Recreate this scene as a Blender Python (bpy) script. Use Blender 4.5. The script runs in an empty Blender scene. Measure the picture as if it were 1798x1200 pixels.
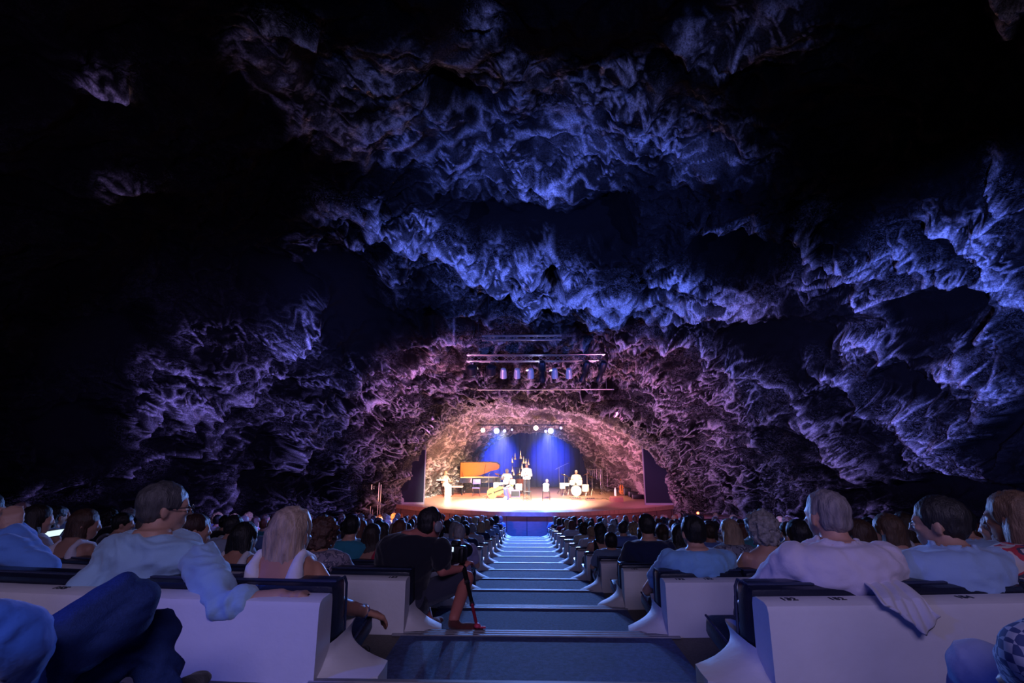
import bpy, bmesh, math, random
import numpy as np
from mathutils import Vector, Matrix, Euler
SC = bpy.context.scene
COL = SC.collection
R = math.radians
# ------------------------------------------------------------------ camera
CAMX, CAMZ, F, PITCH, YAW = -0.055, 3.65, 850.0, R(12.28), R(1.52)
cd = bpy.data.cameras.new('camera'); cam = bpy.data.objects.new('camera', cd); COL.objects.link(cam)
cd.sensor_width = 36.0; cd.lens = 36.0 * F / 1798.0; cd.clip_end = 200; cd.clip_start = 0.05
cam.location = (CAMX, 0, CAMZ); cam.rotation_euler = (math.pi/2 + PITCH, 0, YAW)
SC.camera = cam
SC.view_settings.view_transform = 'Standard'; SC.view_settings.look = 'None'
SC.view_settings.gamma = 1.0; SC.view_settings.exposure = 0.0; SC.view_settings.use_curve_mapping = False
# ------------------------------------------------------------------ world: the cave is closed, only a trace of night
w = bpy.data.worlds.new('world'); SC.world = w; w.use_nodes = True
w.node_tree.nodes['Background'].inputs[0].default_value = (0.03, 0.04, 0.25, 1)
w.node_tree.nodes['Background'].inputs[1].default_value = 0.02

def aim(o, tgt):
    d = Vector(tgt) - o.location
    o.rotation_euler = d.to_track_quat('-Z', 'Y').to_euler()
def spot(name, loc, tgt, power, color, deg=60, blend=0.8, size=0.1):
    l = bpy.data.lights.new(name, 'SPOT'); l.energy = power; l.color = color
    l.spot_size = R(deg); l.spot_blend = blend; l.shadow_soft_size = size
    o = bpy.data.objects.new(name, l); COL.objects.link(o); o.location = loc; aim(o, tgt)
    return o
def area(name, loc, tgt, power, color, sx, sy):
    l = bpy.data.lights.new(name, 'AREA'); l.energy = power; l.color = color; l.shape = 'RECTANGLE'
    l.size = sx; l.size_y = sy
    o = bpy.data.objects.new(name, l); COL.objects.link(o); o.location = loc; aim(o, tgt)
    return o
BLUE = (0.10, 0.17, 1.0); DEEP = (0.01, 0.08, 1.0); VIOLET = (0.42, 0.26, 1.0); PINK = (0.95, 0.32, 0.62)
WARM = (1.0, 0.62, 0.32); WHITE = (1.0, 0.9, 0.78); LAV = (0.50, 0.46, 1.0)
# house lights: blue floods on the rock, behind and beside the rows
spot('house_flood', (-7.5, 4.5, 4.2), (1.5, 14.5, 8.8), 12000, BLUE, 54, 1.0, .15)
spot('house_flood', (8.5, 5.5, 3.8), (1.0, 14.0, 8.6), 11000, BLUE, 54, 1.0, .15)
spot('house_flood', (5.0, 5.0, 3.6), (11.5, 11.5, 6.6), 7500, BLUE, 62, .8, .1)
spot('house_flood', (0.5, -1.0, 5.5), (1.0, 7.5, 11.6), 1300, (0.12, .2, 1), 70, 1.0, .1)
spot('house_flood', (-2.0, 9.0, 3.8), (-8.5, 15.5, 4.6), 3700, (.24,.2,1), 90, 1.0, .1)
spot('house_flood', (3.0, 9.5, 3.6), (8.5, 15.5, 4.2), 3300, (.3,.24,1), 90, 1.0, .1)
spot('house_flood', (-4.0, .5, 4.4), (-9.0, 11.5, 8.4), 900, (.34, .24, .9), 70, 1.0, .1)
spot('house_flood', (-5.0, 8.5, 3.9), (-6.2, 14.6, 7.6), 2400, BLUE, 40, 1.0, .1)
spot('house_flood', (7.5, 1.0, 4.6), (11.2, 7.2, 10.4), 2200, DEEP, 36, 1.0, .1)
# pink floods on the arch round the stage
spot('arch_flood', (-3.4, 13.2, 3.2), (-2.6, 20.5, 5.4), 2200, PINK, 86, 1.0, .1)
spot('arch_flood', (3.6, 13.2, 3.2), (4.0, 20.5, 5.0), 2200, PINK, 86, 1.0, .1)
# lavender wash behind the camera on the backs of the benches
area('rear_wash', (0.4, -3.2, 6.6), (0.2, 2.6, 2.6), 135, (0.62, 0.50, .96), 3.5, .8)
# deep blue side light from the left at the back rows
spot('side_wash', (-5.0, -1.2, 5.0), (-1.1, 1.1, 2.9), 420, DEEP, 30, .8, .12)
# ------------------------------------------------------------------ helpers
def Z(h): return CAMZ + h
def link(o): COL.objects.link(o); return o
def tag(o, label=None, cat=None, group=None, kind=None):
    if label: o['label'] = label
    if cat: o['category'] = cat
    if group: o['group'] = group
    if kind: o['kind'] = kind
    return o
def empty(name, loc=(0, 0, 0), rz=0):
    o = bpy.data.objects.new(name, None); link(o); o.location = loc; o.rotation_euler = (0, 0, rz)
    o.empty_display_size = .1
    return o
class MB:
    """collects shapes into one bmesh"""
    def __init__(s): s.bm = bmesh.new()
    def box(s, c, d, rot=None, bev=0.0, taper=None):
        m = Matrix.Translation(c)
        if rot: m = m @ Euler(rot).to_matrix().to_4x4()
        m = m @ Matrix.Diagonal((d[0], d[1], d[2], 1))
        r = bmesh.ops.create_cube(s.bm, size=1.0, matrix=m)
        vs = r['verts']
        if taper:
            cz = Vector(c).z
            for v in vs:
                if v.co.z > cz: v.co.x = c[0] + (v.co.x-c[0])*taper; v.co.y = c[1] + (v.co.y-c[1])*taper
        if bev:
            es = list({e for v in vs for e in v.link_edges})
            bmesh.ops.bevel(s.bm, geom=es, offset=bev, segments=2, affect='EDGES', profile=.5)
        return s
    def tube(s, pts, r, n=8, cap=True):
        pts = [Vector(p) for p in pts]; k = len(pts)
        rs = r if isinstance(r, (list, tuple)) else [r]*k
        rings = []; up = None
        for i, p in enumerate(pts):
            t = (pts[min(i+1, k-1)] - pts[max(i-1, 0)]).normalized()
            if up is None:
                up = Vector((0, 0, 1)) if abs(t.z) < .9 else Vector((1, 0, 0))
            a = t.cross(up).normalized(); b = a.cross(t).normalized(); up = b
            rings.append([s.bm.verts.new(p + (a*math.cos(2*math.pi*j/n) + b*math.sin(2*math.pi*j/n))*rs[i]) for j in range(n)])
        for i in range(k-1):
            for j in range(n):
                s.bm.faces.new((rings[i][j], rings[i][(j+1) % n], rings[i+1][(j+1) % n], rings[i+1][j]))
        if cap:
            s.bm.faces.new(rings[0]); s.bm.faces.new(rings[-1][::-1])
        return s
    def lathe(s, prof, c=(0, 0, 0), n=16, m=None):
        rings = []
        M = Matrix.Translation(c) @ (m if m else Matrix.Identity(4))
        for (r, z) in prof:
            rings.append([s.bm.verts.new(M @ Vector((r*math.cos(2*math.pi*j/n), r*math.sin(2*math.pi*j/n), z))) for j in range(n)])
        for i in range(len(prof)-1):
            for j in range(n):
                s.bm.faces.new((rings[i][j], rings[i][(j+1) % n], rings[i+1][(j+1) % n], rings[i+1][j]))
        s.bm.faces.new(rings[0][::-1]); s.bm.faces.new(rings[-1])
        return s
    def ball(s, c, r, rot=None, seg=14, ring=10):
        if not isinstance(r, (tuple, list)): r = (r, r, r)
        m = Matrix.Translation(c)
        if rot: m = m @ Euler(rot).to_matrix().to_4x4()
        m = m @ Matrix.Diagonal((r[0], r[1], r[2], 1))
        bmesh.ops.create_uvsphere(s.bm, u_segments=seg, v_segments=ring, radius=1.0, matrix=m)
        return s
    def prism(s, outline, d, axis='Y', c=(0, 0, 0), rot=None):
        """outline in 2D extruded by d; axis Y: outline is (x,z), X: (y,z), Z: (x,y)"""
        def P(u, v, k):
            p = {'Y': (u, k, v), 'X': (k, u, v), 'Z': (u, v, k)}[axis]
            p = Vector(p)
            if rot: p = Euler(rot).to_matrix() @ p
            return p + Vector(c)
        a = [s.bm.verts.new(P(u, v, -d/2)) for u, v in outline]
        b = [s.bm.verts.new(P(u, v, d/2)) for u, v in outline]
        s.bm.faces.new(a); s.bm.faces.new(b[::-1]); k = len(a)
        for i in range(k): s.bm.faces.new((a[i], b[i], b[(i+1) % k], a[(i+1) % k]))
        return s
    def grid(s, rows):
        g = [[s.bm.verts.new(p) for p in row] for row in rows]
        for i in range(len(g)-1):
            for j in range(len(g[0])-1):
                s.bm.faces.new((g[i][j], g[i][j+1], g[i+1][j+1], g[i+1][j]))
        return s
    def mesh(s, name, mat=None, smooth=True, clean=True):
        if clean: bmesh.ops.recalc_face_normals(s.bm, faces=s.bm.faces)
        me = bpy.data.meshes.new(name); s.bm.to_mesh(me); s.bm.free()
        if mat: me.materials.append(mat)
        if smooth:
            me.polygons.foreach_set('use_smooth', [True]*len(me.polygons))
            try: me.set_sharp_from_angle(angle=R(40))
            except Exception: pass
        return me
    def build(s, name, mat=None, parent=None, smooth=True):
        o = bpy.data.objects.new(name, s.mesh(name, mat, smooth)); link(o)
        if parent: o.parent = parent
        return o
def mesh_obj(name, me, parent=None):
    o = bpy.data.objects.new(name, me); link(o)
    if parent: o.parent = parent
    return o
def copy_tree(o, parent=None):
    c = o.copy(); COL.objects.link(c); c.parent = parent
    for ch in list(o.children): copy_tree(ch, c)
    return c
# ------------------------------------------------------------------ materials
MATS = {}
def nodes(name):
    m = bpy.data.materials.new(name); m.use_nodes = True
    nt = m.node_tree; b = nt.nodes['Principled BSDF']
    return m, nt, b
def noise_node(nt, scale, detail=4, rough=.55, vec=None, kind='ShaderNodeTexNoise'):
    n = nt.nodes.new(kind); n.inputs['Scale'].default_value = scale
    if 'Detail' in n.inputs: n.inputs['Detail'].default_value = detail
    if 'Roughness' in n.inputs: n.inputs['Roughness'].default_value = rough
    if vec is not None: nt.links.new(vec, n.inputs['Vector'])
    return n
def mat(name, col, rough=.6, metal=0, var=.12, scale=12, bump=0, bscale=60, objcol=False, stretch=None, spec=.4, sheen=0, coat=0):
    if name in MATS: return MATS[name]
    m, nt, b = nodes(name)
    tc = nt.nodes.new('ShaderNodeTexCoord'); vec = tc.outputs['Object']
    if stretch:
        mp = nt.nodes.new('ShaderNodeMapping'); mp.inputs['Scale'].default_value = stretch
        nt.links.new(vec, mp.inputs['Vector']); vec = mp.outputs['Vector']
    n = noise_node(nt, scale, 4, .55, vec)
    mx = nt.nodes.new('ShaderNodeMix'); mx.data_type = 'RGBA'; mx.blend_type = 'MULTIPLY'
    mx.inputs[0].default_value = 1.0
    cr = nt.nodes.new('ShaderNodeMapRange'); cr.inputs['To Min'].default_value = 1-var*2; cr.inputs['To Max'].default_value = 1+var
    nt.links.new(n.outputs['Fac'], cr.inputs['Value'])
    if objcol:
        oi = nt.nodes.new('ShaderNodeObjectInfo'); nt.links.new(oi.outputs['Color'], mx.inputs[6])
    else: mx.inputs[6].default_value = (*col, 1)
    nt.links.new(cr.outputs['Result'], mx.inputs[7])
    nt.links.new(mx.outputs[2], b.inputs['Base Color'])
    b.inputs['Roughness'].default_value = rough; b.inputs['Metallic'].default_value = metal
    b.inputs['Specular IOR Level'].default_value = spec
    if sheen: b.inputs['Sheen Weight'].default_value = sheen
    if coat: b.inputs['Coat Weight'].default_value = coat
    if bump:
        n2 = noise_node(nt, bscale, 3, .6, vec)
        bp = nt.nodes.new('ShaderNodeBump'); bp.inputs['Strength'].default_value = 1.0; bp.inputs['Distance'].default_value = bump
        nt.links.new(n2.outputs['Fac'], bp.inputs['Height']); nt.links.new(bp.outputs['Normal'], b.inputs['Normal'])
    MATS[name] = m; return m
def glow(name, col, s):
    if name in MATS: return MATS[name]
    m, nt, b = nodes(name)
    b.inputs['Base Color'].default_value = (*col, 1)
    b.inputs['Emission Color'].default_value = (*col, 1); b.inputs['Emission Strength'].default_value = s
    MATS[name] = m; return m
# ------------------------------------------------------------------ noise on arrays
def _hash(ix, iy, iz, seed):
    h = (ix.astype(np.uint32)*np.uint32(374761393) + iy.astype(np.uint32)*np.uint32(668265263) + iz.astype(np.uint32)*np.uint32(2147483647) + np.uint32(seed*974711+12345))
    h = (h ^ (h >> np.uint32(13)))*np.uint32(1274126177); h = h ^ (h >> np.uint32(16)); h = h*np.uint32(2246822519); return h ^ (h >> np.uint32(15))
def perlin(x, y, z, seed=0):
    xi, yi, zi = np.floor(x), np.floor(y), np.floor(z)
    fx, fy, fz = x-xi, y-yi, z-zi
    xi, yi, zi = xi.astype(np.int64), yi.astype(np.int64), zi.astype(np.int64)
    u, v, w_ = [t*t*t*(t*(t*6-15)+10) for t in (fx, fy, fz)]
    def g(dx, dy, dz):
        h = _hash(xi+dx, yi+dy, zi+dz, seed)
        a = (h & np.uint32(1023)).astype(np.float64)*(2*math.pi/1024); c = ((h >> np.uint32(10)) & np.uint32(1023)).astype(np.float64)*(2/1023)-1
        s = np.sqrt(1-c*c)
        return s*np.cos(a)*(fx-dx) + s*np.sin(a)*(fy-dy) + c*(fz-dz)
    def L(a, b, t): return a + (b-a)*t
    r = L(L(L(g(0,0,0), g(1,0,0), u), L(g(0,1,0), g(1,1,0), u), v), L(L(g(0,0,1), g(1,0,1), u), L(g(0,1,1), g(1,1,1), u), v), w_)
    return r*1.6
def fbm(x, y, z, octv=3, seed=0, ridged=False):
    s = 0; a = 1; tot = 0
    for i in range(octv):
        n = perlin(x*2**i, y*2**i, z*2**i, seed+i*7)
        if ridged: n = 1-np.abs(n)*2
        s = s + a*n; tot += a; a *= .5
    return s/tot
def sstep(a, b, x):
    t = np.clip((x-a)/(b-a), 0, 1); return t*t*(3-2*t)

def cells(x, y, z, seed=0):
    """distance between the two nearest feature points: small on the edges of a cell pattern"""
    xi, yi, zi = np.floor(x).astype(np.int64), np.floor(y).astype(np.int64), np.floor(z).astype(np.int64)
    f1 = np.full(x.shape, 9.0); f2 = np.full(x.shape, 9.0)
    for a in (-1, 0, 1):
        for b in (-1, 0, 1):
            for c in (-1, 0, 1):
                h = _hash(xi+a, yi+b, zi+c, seed)
                dx = xi+a+(h & np.uint32(1023))/1023.0-x; dy = yi+b+((h >> np.uint32(10)) & np.uint32(1023))/1023.0-y; dz = zi+c+((h >> np.uint32(20)) & np.uint32(1023))/1023.0-z
                d = dx*dx+dy*dy+dz*dz
                m = d < f1; f2 = np.where(m, f1, np.minimum(f2, d)); f1 = np.where(m, d, f1)
    return np.sqrt(f2)-np.sqrt(f1), np.sqrt(f1)
# ------------------------------------------------------------------ rock
def rock_material():
    m, nt, b = nodes('basalt')
    L = nt.links.new
    tc = nt.nodes.new('ShaderNodeTexCoord'); vec = tc.outputs['Object']
    at = nt.nodes.new('ShaderNodeAttribute'); at.attribute_name = 'lit_crust'
    # fine ridged pattern: pale mineral edges, kept to rock painted as lit
    mp = nt.nodes.new('ShaderNodeMapping'); mp.inputs['Scale'].default_value = (1, .8, 1.5); L(vec, mp.inputs['Vector'])
    wn = noise_node(nt, 1.6, 3, .6, mp.outputs['Vector'])
    va = nt.nodes.new('ShaderNodeVectorMath'); va.operation = 'MULTIPLY_ADD'
    L(wn.outputs['Color'], va.inputs[0]); va.inputs[1].default_value = (.5, .5, .5); L(mp.outputs['Vector'], va.inputs[2])
    def ridge(scale, det, p):
        n = noise_node(nt, scale, det, .6, va.outputs['Vector'])
        a = nt.nodes.new('ShaderNodeMath'); a.operation = 'SUBTRACT'; L(n.outputs['Fac'], a.inputs[0]); a.inputs[1].default_value = .5
        c = nt.nodes.new('ShaderNodeMath'); c.operation = 'ABSOLUTE'; L(a.outputs[0], c.inputs[0])
        r = nt.nodes.new('ShaderNodeMapRange'); L(c.outputs[0], r.inputs['Value'])
        r.inputs['From Min'].default_value = 0; r.inputs['From Max'].default_value = p
        r.inputs['To Min'].default_value = 1; r.inputs['To Max'].default_value = 0
        return r.outputs['Result']
    r1 = ridge(4.2, 4, .025); r2 = ridge(13, 3, .05)
    big = noise_node(nt, .7, 3, .6, vec)
    def math2(op, a, b_, clamp=False):
        n = nt.nodes.new('ShaderNodeMath'); n.operation = op; n.use_clamp = clamp
        for i, q in enumerate((a, b_)):
            if isinstance(q, (int, float)): n.inputs[i].default_value = q
            else: L(q, n.inputs[i])
        return n.outputs[0]
    r2w = math2('MULTIPLY', r2, .5)
    rr = math2('MAXIMUM', r1, r2w)
    msk = nt.nodes.new('ShaderNodeMapRange'); L(big.outputs['Fac'], msk.inputs['Value'])
    msk.inputs['From Min'].default_value = .42; msk.inputs['From Max'].default_value = .62
    rr = math2('MULTIPLY', rr, msk.outputs['Result'])
    rr = math2('MULTIPLY', rr, .42)
    att = math2('MULTIPLY', at.outputs['Fac'], 1.0)
    at2 = nt.nodes.new('ShaderNodeAttribute'); at2.attribute_name = 'lit_vein'  # limits the pale lines to rock painted as lit
    rr = math2('MULTIPLY', rr, at2.outputs['Fac'])
    grit = noise_node(nt, 26, 3, .7, vec)
    gm = nt.nodes.new('ShaderNodeMapRange'); L(grit.outputs['Fac'], gm.inputs['Value']); gm.inputs['From Min'].default_value = .35
    gm.inputs['From Max'].default_value = .65; gm.inputs['To Min'].default_value = .32; gm.inputs['To Max'].default_value = 1.3
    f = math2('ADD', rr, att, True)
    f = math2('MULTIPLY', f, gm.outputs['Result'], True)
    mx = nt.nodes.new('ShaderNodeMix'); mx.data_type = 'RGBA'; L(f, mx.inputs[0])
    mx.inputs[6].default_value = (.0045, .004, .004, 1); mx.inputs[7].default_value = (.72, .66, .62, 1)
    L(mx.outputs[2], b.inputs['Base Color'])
    b.inputs['Roughness'].default_value = .85; b.inputs['Specular IOR Level'].default_value = .02
    h = math2('ADD', math2('MULTIPLY', rr, .8), math2('MULTIPLY', grit.outputs['Fac'], .5))
    bp = nt.nodes.new('ShaderNodeBump'); bp.inputs['Distance'].default_value = .08; bp.inputs['Strength'].default_value = .9
    L(h, bp.inputs['Height']); L(bp.outputs['Normal'], b.inputs['Normal'])
    return m
ROCK = rock_material()

def project(x, y, z):
    """frame position of a point, for tracing the large ledges of the rock"""
    dx, dy, dz = x-CAMX, y, z-CAMZ
    c, s = math.cos(YAW), math.sin(YAW)
    xr = dx*c + dy*s; yr = -dx*s + dy*c
    zc = yr*math.cos(PITCH) + dz*math.sin(PITCH); yc = -yr*math.sin(PITCH) + dz*math.cos(PITCH)
    zc = np.maximum(zc, .3)
    return 899 + F*xr/zc, 600 - F*yc/zc
def polydist(px, py, pts):
    d = np.full(px.shape, 1e9)
    for (x0, y0), (x1, y1) in zip(pts[:-1], pts[1:]):
        vx, vy = x1-x0, y1-y0; l = vx*vx+vy*vy
        t = np.clip(((px-x0)*vx + (py-y0)*vy)/l, 0, 1)
        d = np.minimum(d, np.hypot(px-x0-t*vx, py-y0-t*vy))
    return d
LEDGES = [  # path, half width, height of the relief; also painted paler as if lit
 ([(565,342),(600,356),(650,372),(700,398),(745,408)], 9, .30),
 ([(655,390),(720,410),(750,425),(790,445),(850,470),(900,490),(940,510)], 17, .45),
 ([(640,345),(655,375)], 8, .3), ([(735,372),(745,405)], 8, .3),
 ([(840,460),(900,450),(960,445),(990,470),(1040,495),(1110,505)], 16, .4),
 ([(940,510),(1010,500),(1080,520),(1150,520),(1230,520),(1350,522)], 14, .4),
 ([(1150,465),(1200,470),(1260,500),(1350,512)], 8, .3),
 ([(1040,545),(1120,550),(1200,545),(1290,535)], 10, .3),
 ([(1100,590),(1150,575),(1230,600),(1260,635),(1340,655)], 9, .25),
 ([(690,640),(740,610),(790,585),(850,560),(900,545)], 9, .25),
 ([(600,700),(660,680),(700,650),(760,620),(830,600),(880,580)], 10, .25),
 ([(470,600),(490,592),(520,570),(535,548)], 9, .3), ([(320,578),(400,585),(470,592)], 3, .2),
 ([(520,420),(600,422),(650,425)], 4, .2), ([(650,470),(700,468)], 5, .2),
 ([(240,670),(262,635),(300,645),(330,660),(420,640),(480,645)], 7, .25),
 ([(230,735),(280,710),(330,700),(350,730),(370,760)], 18, .3), ([(170,830),(230,800),(300,780),(370,760),(390,730)], 8, .3),
 ([(370,760),(345,790)], 16, .3),
 ([(390,690),(470,680),(560,655),(640,640),(700,640)], 7, .2), ([(480,745),(530,760),(600,740),(650,700)], 6, .2),
 ([(480,800),(505,770),(550,745)], 14, .25), ([(365,900),(380,860),(395,840)], 14, .3),
 ([(1420,480),(1430,440),(1432,395)], 13, .35), ([(1420,475),(1480,480),(1530,480),(1560,490)], 9, .25),
 ([(1430,445),(1500,452),(1540,447)], 9, .25), ([(1545,440),(1580,430),(1580,465),(1620,462)], 10, .3),
 ([(1640,400),(1700,420),(1740,440),(1730,400),(1752,375)], 14, .35), ([(1730,430),(1740,480),(1760,530),(1798,545)], 22, .4),
 ([(1525,530),(1600,515),(1700,490),(1740,500)], 10, .35), ([(1525,500),(1525,540),(1545,585)], 10, .3),
 ([(1480,595),(1550,600),(1580,625)], 9, .3), ([(1745,540),(1720,600),(1690,650),(1740,690)], 18, .3),
 ([(1430,640),(1500,660),(1550,700),(1600,720)], 8, .3), ([(1430,700),(1470,760),(1520,820),(1560,890)], 12, .35),
 ([(1340,665),(1420,690),(1480,740)], 10, .3), ([(1620,700),(1640,760),(1660,790),(1700,760)], 12, .3),
 ([(1725,310),(1745,340),(1798,345)], 5, .3), ([(1742,0),(1765,40),(1750,70)], 26, .4), ([(1798,0),(1780,20)], 20, .3),
 ([(880,90),(910,95),(930,135),(905,145)], 14, .25), ([(640,120),(700,125),(760,140)], 12, .2),
 ([(930,140),(1000,160),(1040,175),(1080,180)], 10, .2), ([(1090,140),(1140,120),(1150,170),(1165,230)], 10, .2),
 ([(930,305),(955,318)], 7, .3), ([(830,20),(860,20)], 8, .2), ([(470,5),(530,15)], 14, .3), ([(125,75),(180,95)], 14, .3), ([(170,285),(240,300)], 9, .2), ([(650,205),(700,210)], 12, .2), ([(1270,90),(1298,82)], 6, .3)]
VOIDS = [([(620,520),(660,560),(640,600)], 45), ([(560,450),(640,500),(600,560)], 38), ([(1300,585),(1380,590),(1440,600)], 38), ([(1570,560),(1640,545),(1700,540)], 42),  # recesses, their shade also painted in as near-black rock
 ([(850,385),(900,400),(1000,400),(1080,380)], 36), ([(1240,420),(1330,440)], 32), ([(560,690),(580,700)], 14), ([(450,780),(470,790)], 22), ([(880,490),(920,520)], 10), ([(955,455),(985,475)], 12),
 ([(760,150),(850,190)], 22), ([(460,480),(520,500)], 40), ([(1560,660),(1640,680)], 22), ([(1740,780),(1780,740)], 25), ([(740,545),(850,560)], 12),([(1490,870),(1640,850),(1780,860)],20), ([(430,840),(560,850)], 26),([(100,600),(200,590)],60),([(60,750),(140,740)],50)]
LIT_ZONES = [([(555,760),(610,820),(640,880)], 46), ([(1250,690),(1330,790),(1400,880)], 60), ([(1290,860),(1480,840)], 32), ([(10,865),(140,850)], 26), ([(300,720),(350,740)], 40), ([(560,690),(680,660),(760,600)], 34),  # light painted in: rock made paler where it should look lit
 ([(1700,620),(1720,680)], 40), ([(1600,800),(1740,830)], 26), ([(820,560),(930,470),(1180,520)], 40), ([(1180,620),(1300,680),(1420,720)], 34), ([(430,690),(500,700)], 30), ([(1250,380),(1330,400)], 24), ([(1100,160),(1160,230)], 30)]
LIT_PATCHES = [([(450,60),(520,150),(600,200)], 60), ([(620,120),(800,110),(930,150),(1060,190),(1200,190)], 70), ([(680,200),(820,240),(950,280),(1060,250)], 75), ([(1220,60),(1400,20)], 55), ([(1200,250),(1330,240)], 50), ([(1745,20),(1780,10)], 40), ([(130,90),(170,110)], 30)]  # broad pale tone painted on the upper vault as light
def interp(s, xs, ys):
    return np.interp(s, xs, ys)
def smooth_interp(s, xs, ys):
    # cubic through monotone steps
    s = np.clip(s, xs[0], xs[-1]); i = np.clip(np.searchsorted(xs, s)-1, 0, len(xs)-2)
    xs = np.array(xs, float); ys = np.array(ys, float); t = (s-xs[i])/(xs[i+1]-xs[i]); t = t*t*(3-2*t)*.5 + t*.5
    return ys[i] + (ys[i+1]-ys[i])*t
CAVE_D = [-9, 0, 6, 10, 12.5, 15, 18, 22.5, 25, 28, 33.5, 35]
CAVE_H = [7.2, 7.6, 7.6, 7.4, 7.0, 5.7, 4.2, 2.6, 2.35, 1.85, 1.12, 1.05]
CAVE_W = [13, 13, 13, 12.6, 12.2, 11.8, 10.0, 7.5, 6.7, 6.0, 4.4, 4.2]
CAVE_C = [0, 0, 0, 0, .1, .3, .3, .3, .4, .4, .45, .45]
def build_cave():
    NU, NV = 760, 760
    sv = np.concatenate([np.linspace(-9, 2, 50), np.linspace(2, 10, 190)[1:], np.linspace(10, 25, 400)[1:], np.linspace(25, 35, 123)[1:]])
    NV = len(sv)
    a = np.linspace(math.pi*1.0, 0, NU)
    S, A = np.meshgrid(sv, a, indexing='ij')
    W = smooth_interp(S, CAVE_D, CAVE_W); H = smooth_interp(S, CAVE_D, CAVE_H); Cx = smooth_interp(S, CAVE_D, CAVE_C)
    zb = -3.9
    n = 2.3
    ca, sa = np.cos(A), np.clip(np.sin(A), 0, 1)
    x = Cx + W*np.sign(ca)*np.abs(ca)**(2/n); z = zb + (H-zb)*sa**(2/n)
    y = S + 0*x
    z = z + CAMZ
    # inward direction
    cx, cz = Cx, CAMZ - 1.0
    nx, nz = cx-x, cz-z; ln = np.hypot(nx, nz); nx, nz = nx/ln, nz/ln
    px, py = project(x, y, z)
    P0 = np.stack([x, y, z], -1); ga = np.gradient(P0, axis=0); gb = np.gradient(P0, axis=1)
    N0 = np.cross(ga, gb); N0 /= np.maximum(np.linalg.norm(N0, axis=-1, keepdims=True), 1e-9)
    inw = np.stack([nx, 0*nx, nz], -1); N0 *= np.sign((N0*inw).sum(-1, keepdims=True)+1e-12)
    N0 = N0*.75 + inw*.25; N0 /= np.maximum(np.linalg.norm(N0, axis=-1, keepdims=True), 1e-9)
    # domain warp
    wx = fbm(x*.35, y*.35, z*.35, 3, 11)*1.3; wy = fbm(x*.35, y*.35, z*.35, 3, 23)*1.3; wz = fbm(x*.35, y*.35, z*.35, 3, 37)*1.0
    X, Y, Zz = x+wx, y+wy, z+wz
    k = np.clip((S-2)/10, .25, 1)
    stage = sstep(22.5, 25, S)
    base = fbm(x*.16, y*.16, z*.16, 2, 3)
    rid = fbm(X*.42, Y*.42, Zz*.65, 3, 51, True)
    rid2 = fbm(X*1.3, Y*1.1, Zz*1.7, 3, 71, True)
    fine = fbm(x*4.2, y*4.2, z*4.2, 3, 91)
    chip = fbm(X*2.8, Y*2.2, Zz*4.0, 2, 111, True)
    led = np.zeros_like(x)
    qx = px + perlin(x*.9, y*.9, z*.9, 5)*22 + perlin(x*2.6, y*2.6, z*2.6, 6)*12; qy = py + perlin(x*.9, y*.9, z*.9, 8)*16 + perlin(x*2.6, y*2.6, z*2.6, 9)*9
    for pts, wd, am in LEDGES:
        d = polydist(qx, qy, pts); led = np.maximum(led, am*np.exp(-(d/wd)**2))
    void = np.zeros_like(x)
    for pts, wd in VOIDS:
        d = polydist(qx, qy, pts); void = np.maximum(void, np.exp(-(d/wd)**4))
    rid = np.clip(rid, -1, 1)
    sx = 1-.45*stage
    w2 = perlin(x*2.3, y*2.3, z*2.3, 401)*.28; w3 = perlin(x*2.3, y*2.3, z*2.3, 403)*.28
    e1, f1 = cells((X+w2)*.5*sx, (Y+w3)*.85*sx, (Zz+w2)*1.7*sx, 31)
    e2, f2 = cells((X*.7+x*.3+w2)*1.4, (Y*.7+y*.3+w3)*2.2, (Zz*.7+z*.3+w2)*4.0, 33)
    rim1 = np.clip(1-e1/.30, 0, 1); rim2 = np.clip(1-e2/.34, 0, 1)
    cellk = (1-void)*np.clip(k*1.1, 0, 1)*(1-.45*stage)
    disp = base*.9*(1-.6*stage) + np.clip(rid-.1, -.6, 1)*.62*(1-.5*stage)*(1-void*.8) + (rid2-.2)*.14*(1-void*.85) + (rim1**1.5*.15 + rim2**1.5*.055)*cellk + chip*.06*(1-void) + fine*.05*(1-void*.6) + led*1.2 - void*.35
    edge = sstep(0, .06, np.minimum(A, math.pi-A)/math.pi)
    disp = disp*(.35+.65*edge)
    x = x + N0[..., 0]*disp; y = y + N0[..., 1]*disp; z = z + N0[..., 2]*disp
    # pale mineral rims, plus light and shade painted into the rock tone
    l1 = np.abs(perlin(X*.9, Y*.8, Zz*1.3, 201)); l2 = np.abs(perlin(X*2.1, Y*1.8, Zz*3.0, 203)); l3 = np.abs(perlin(X*4.6+wx*2, Y*4.2, Zz*6.0, 207))
    pres = sstep(-.25, .25, perlin(X*1.7, Y*1.7, Zz*2.2, 501))
    lines = np.maximum(np.clip(1-e1/.065, 0, 1)*1.0, np.clip(1-e2/.085, 0, 1)*.95*pres); lines = np.maximum(lines, np.clip((1-l3/.06)*.5, 0, 1)*pres)
    lines = np.maximum(lines, np.clip(1-l1/.02, 0, 1)*.8)
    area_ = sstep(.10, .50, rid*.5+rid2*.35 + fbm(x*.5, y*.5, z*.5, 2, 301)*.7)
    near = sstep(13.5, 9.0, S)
    lit_area = np.zeros_like(x)
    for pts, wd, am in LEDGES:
        lit_area = np.maximum(lit_area, np.exp(-(polydist(qx, qy, pts)/(wd*1.3+13))**2))
    for pts, wd in LIT_ZONES:
        lit_area = np.maximum(lit_area, .85*np.exp(-(polydist(qx, qy, pts)/wd)**4))
    lit_area = np.maximum(lit_area, sstep(16.5, 20, S)); lit_area = .04 + .96*lit_area
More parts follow.
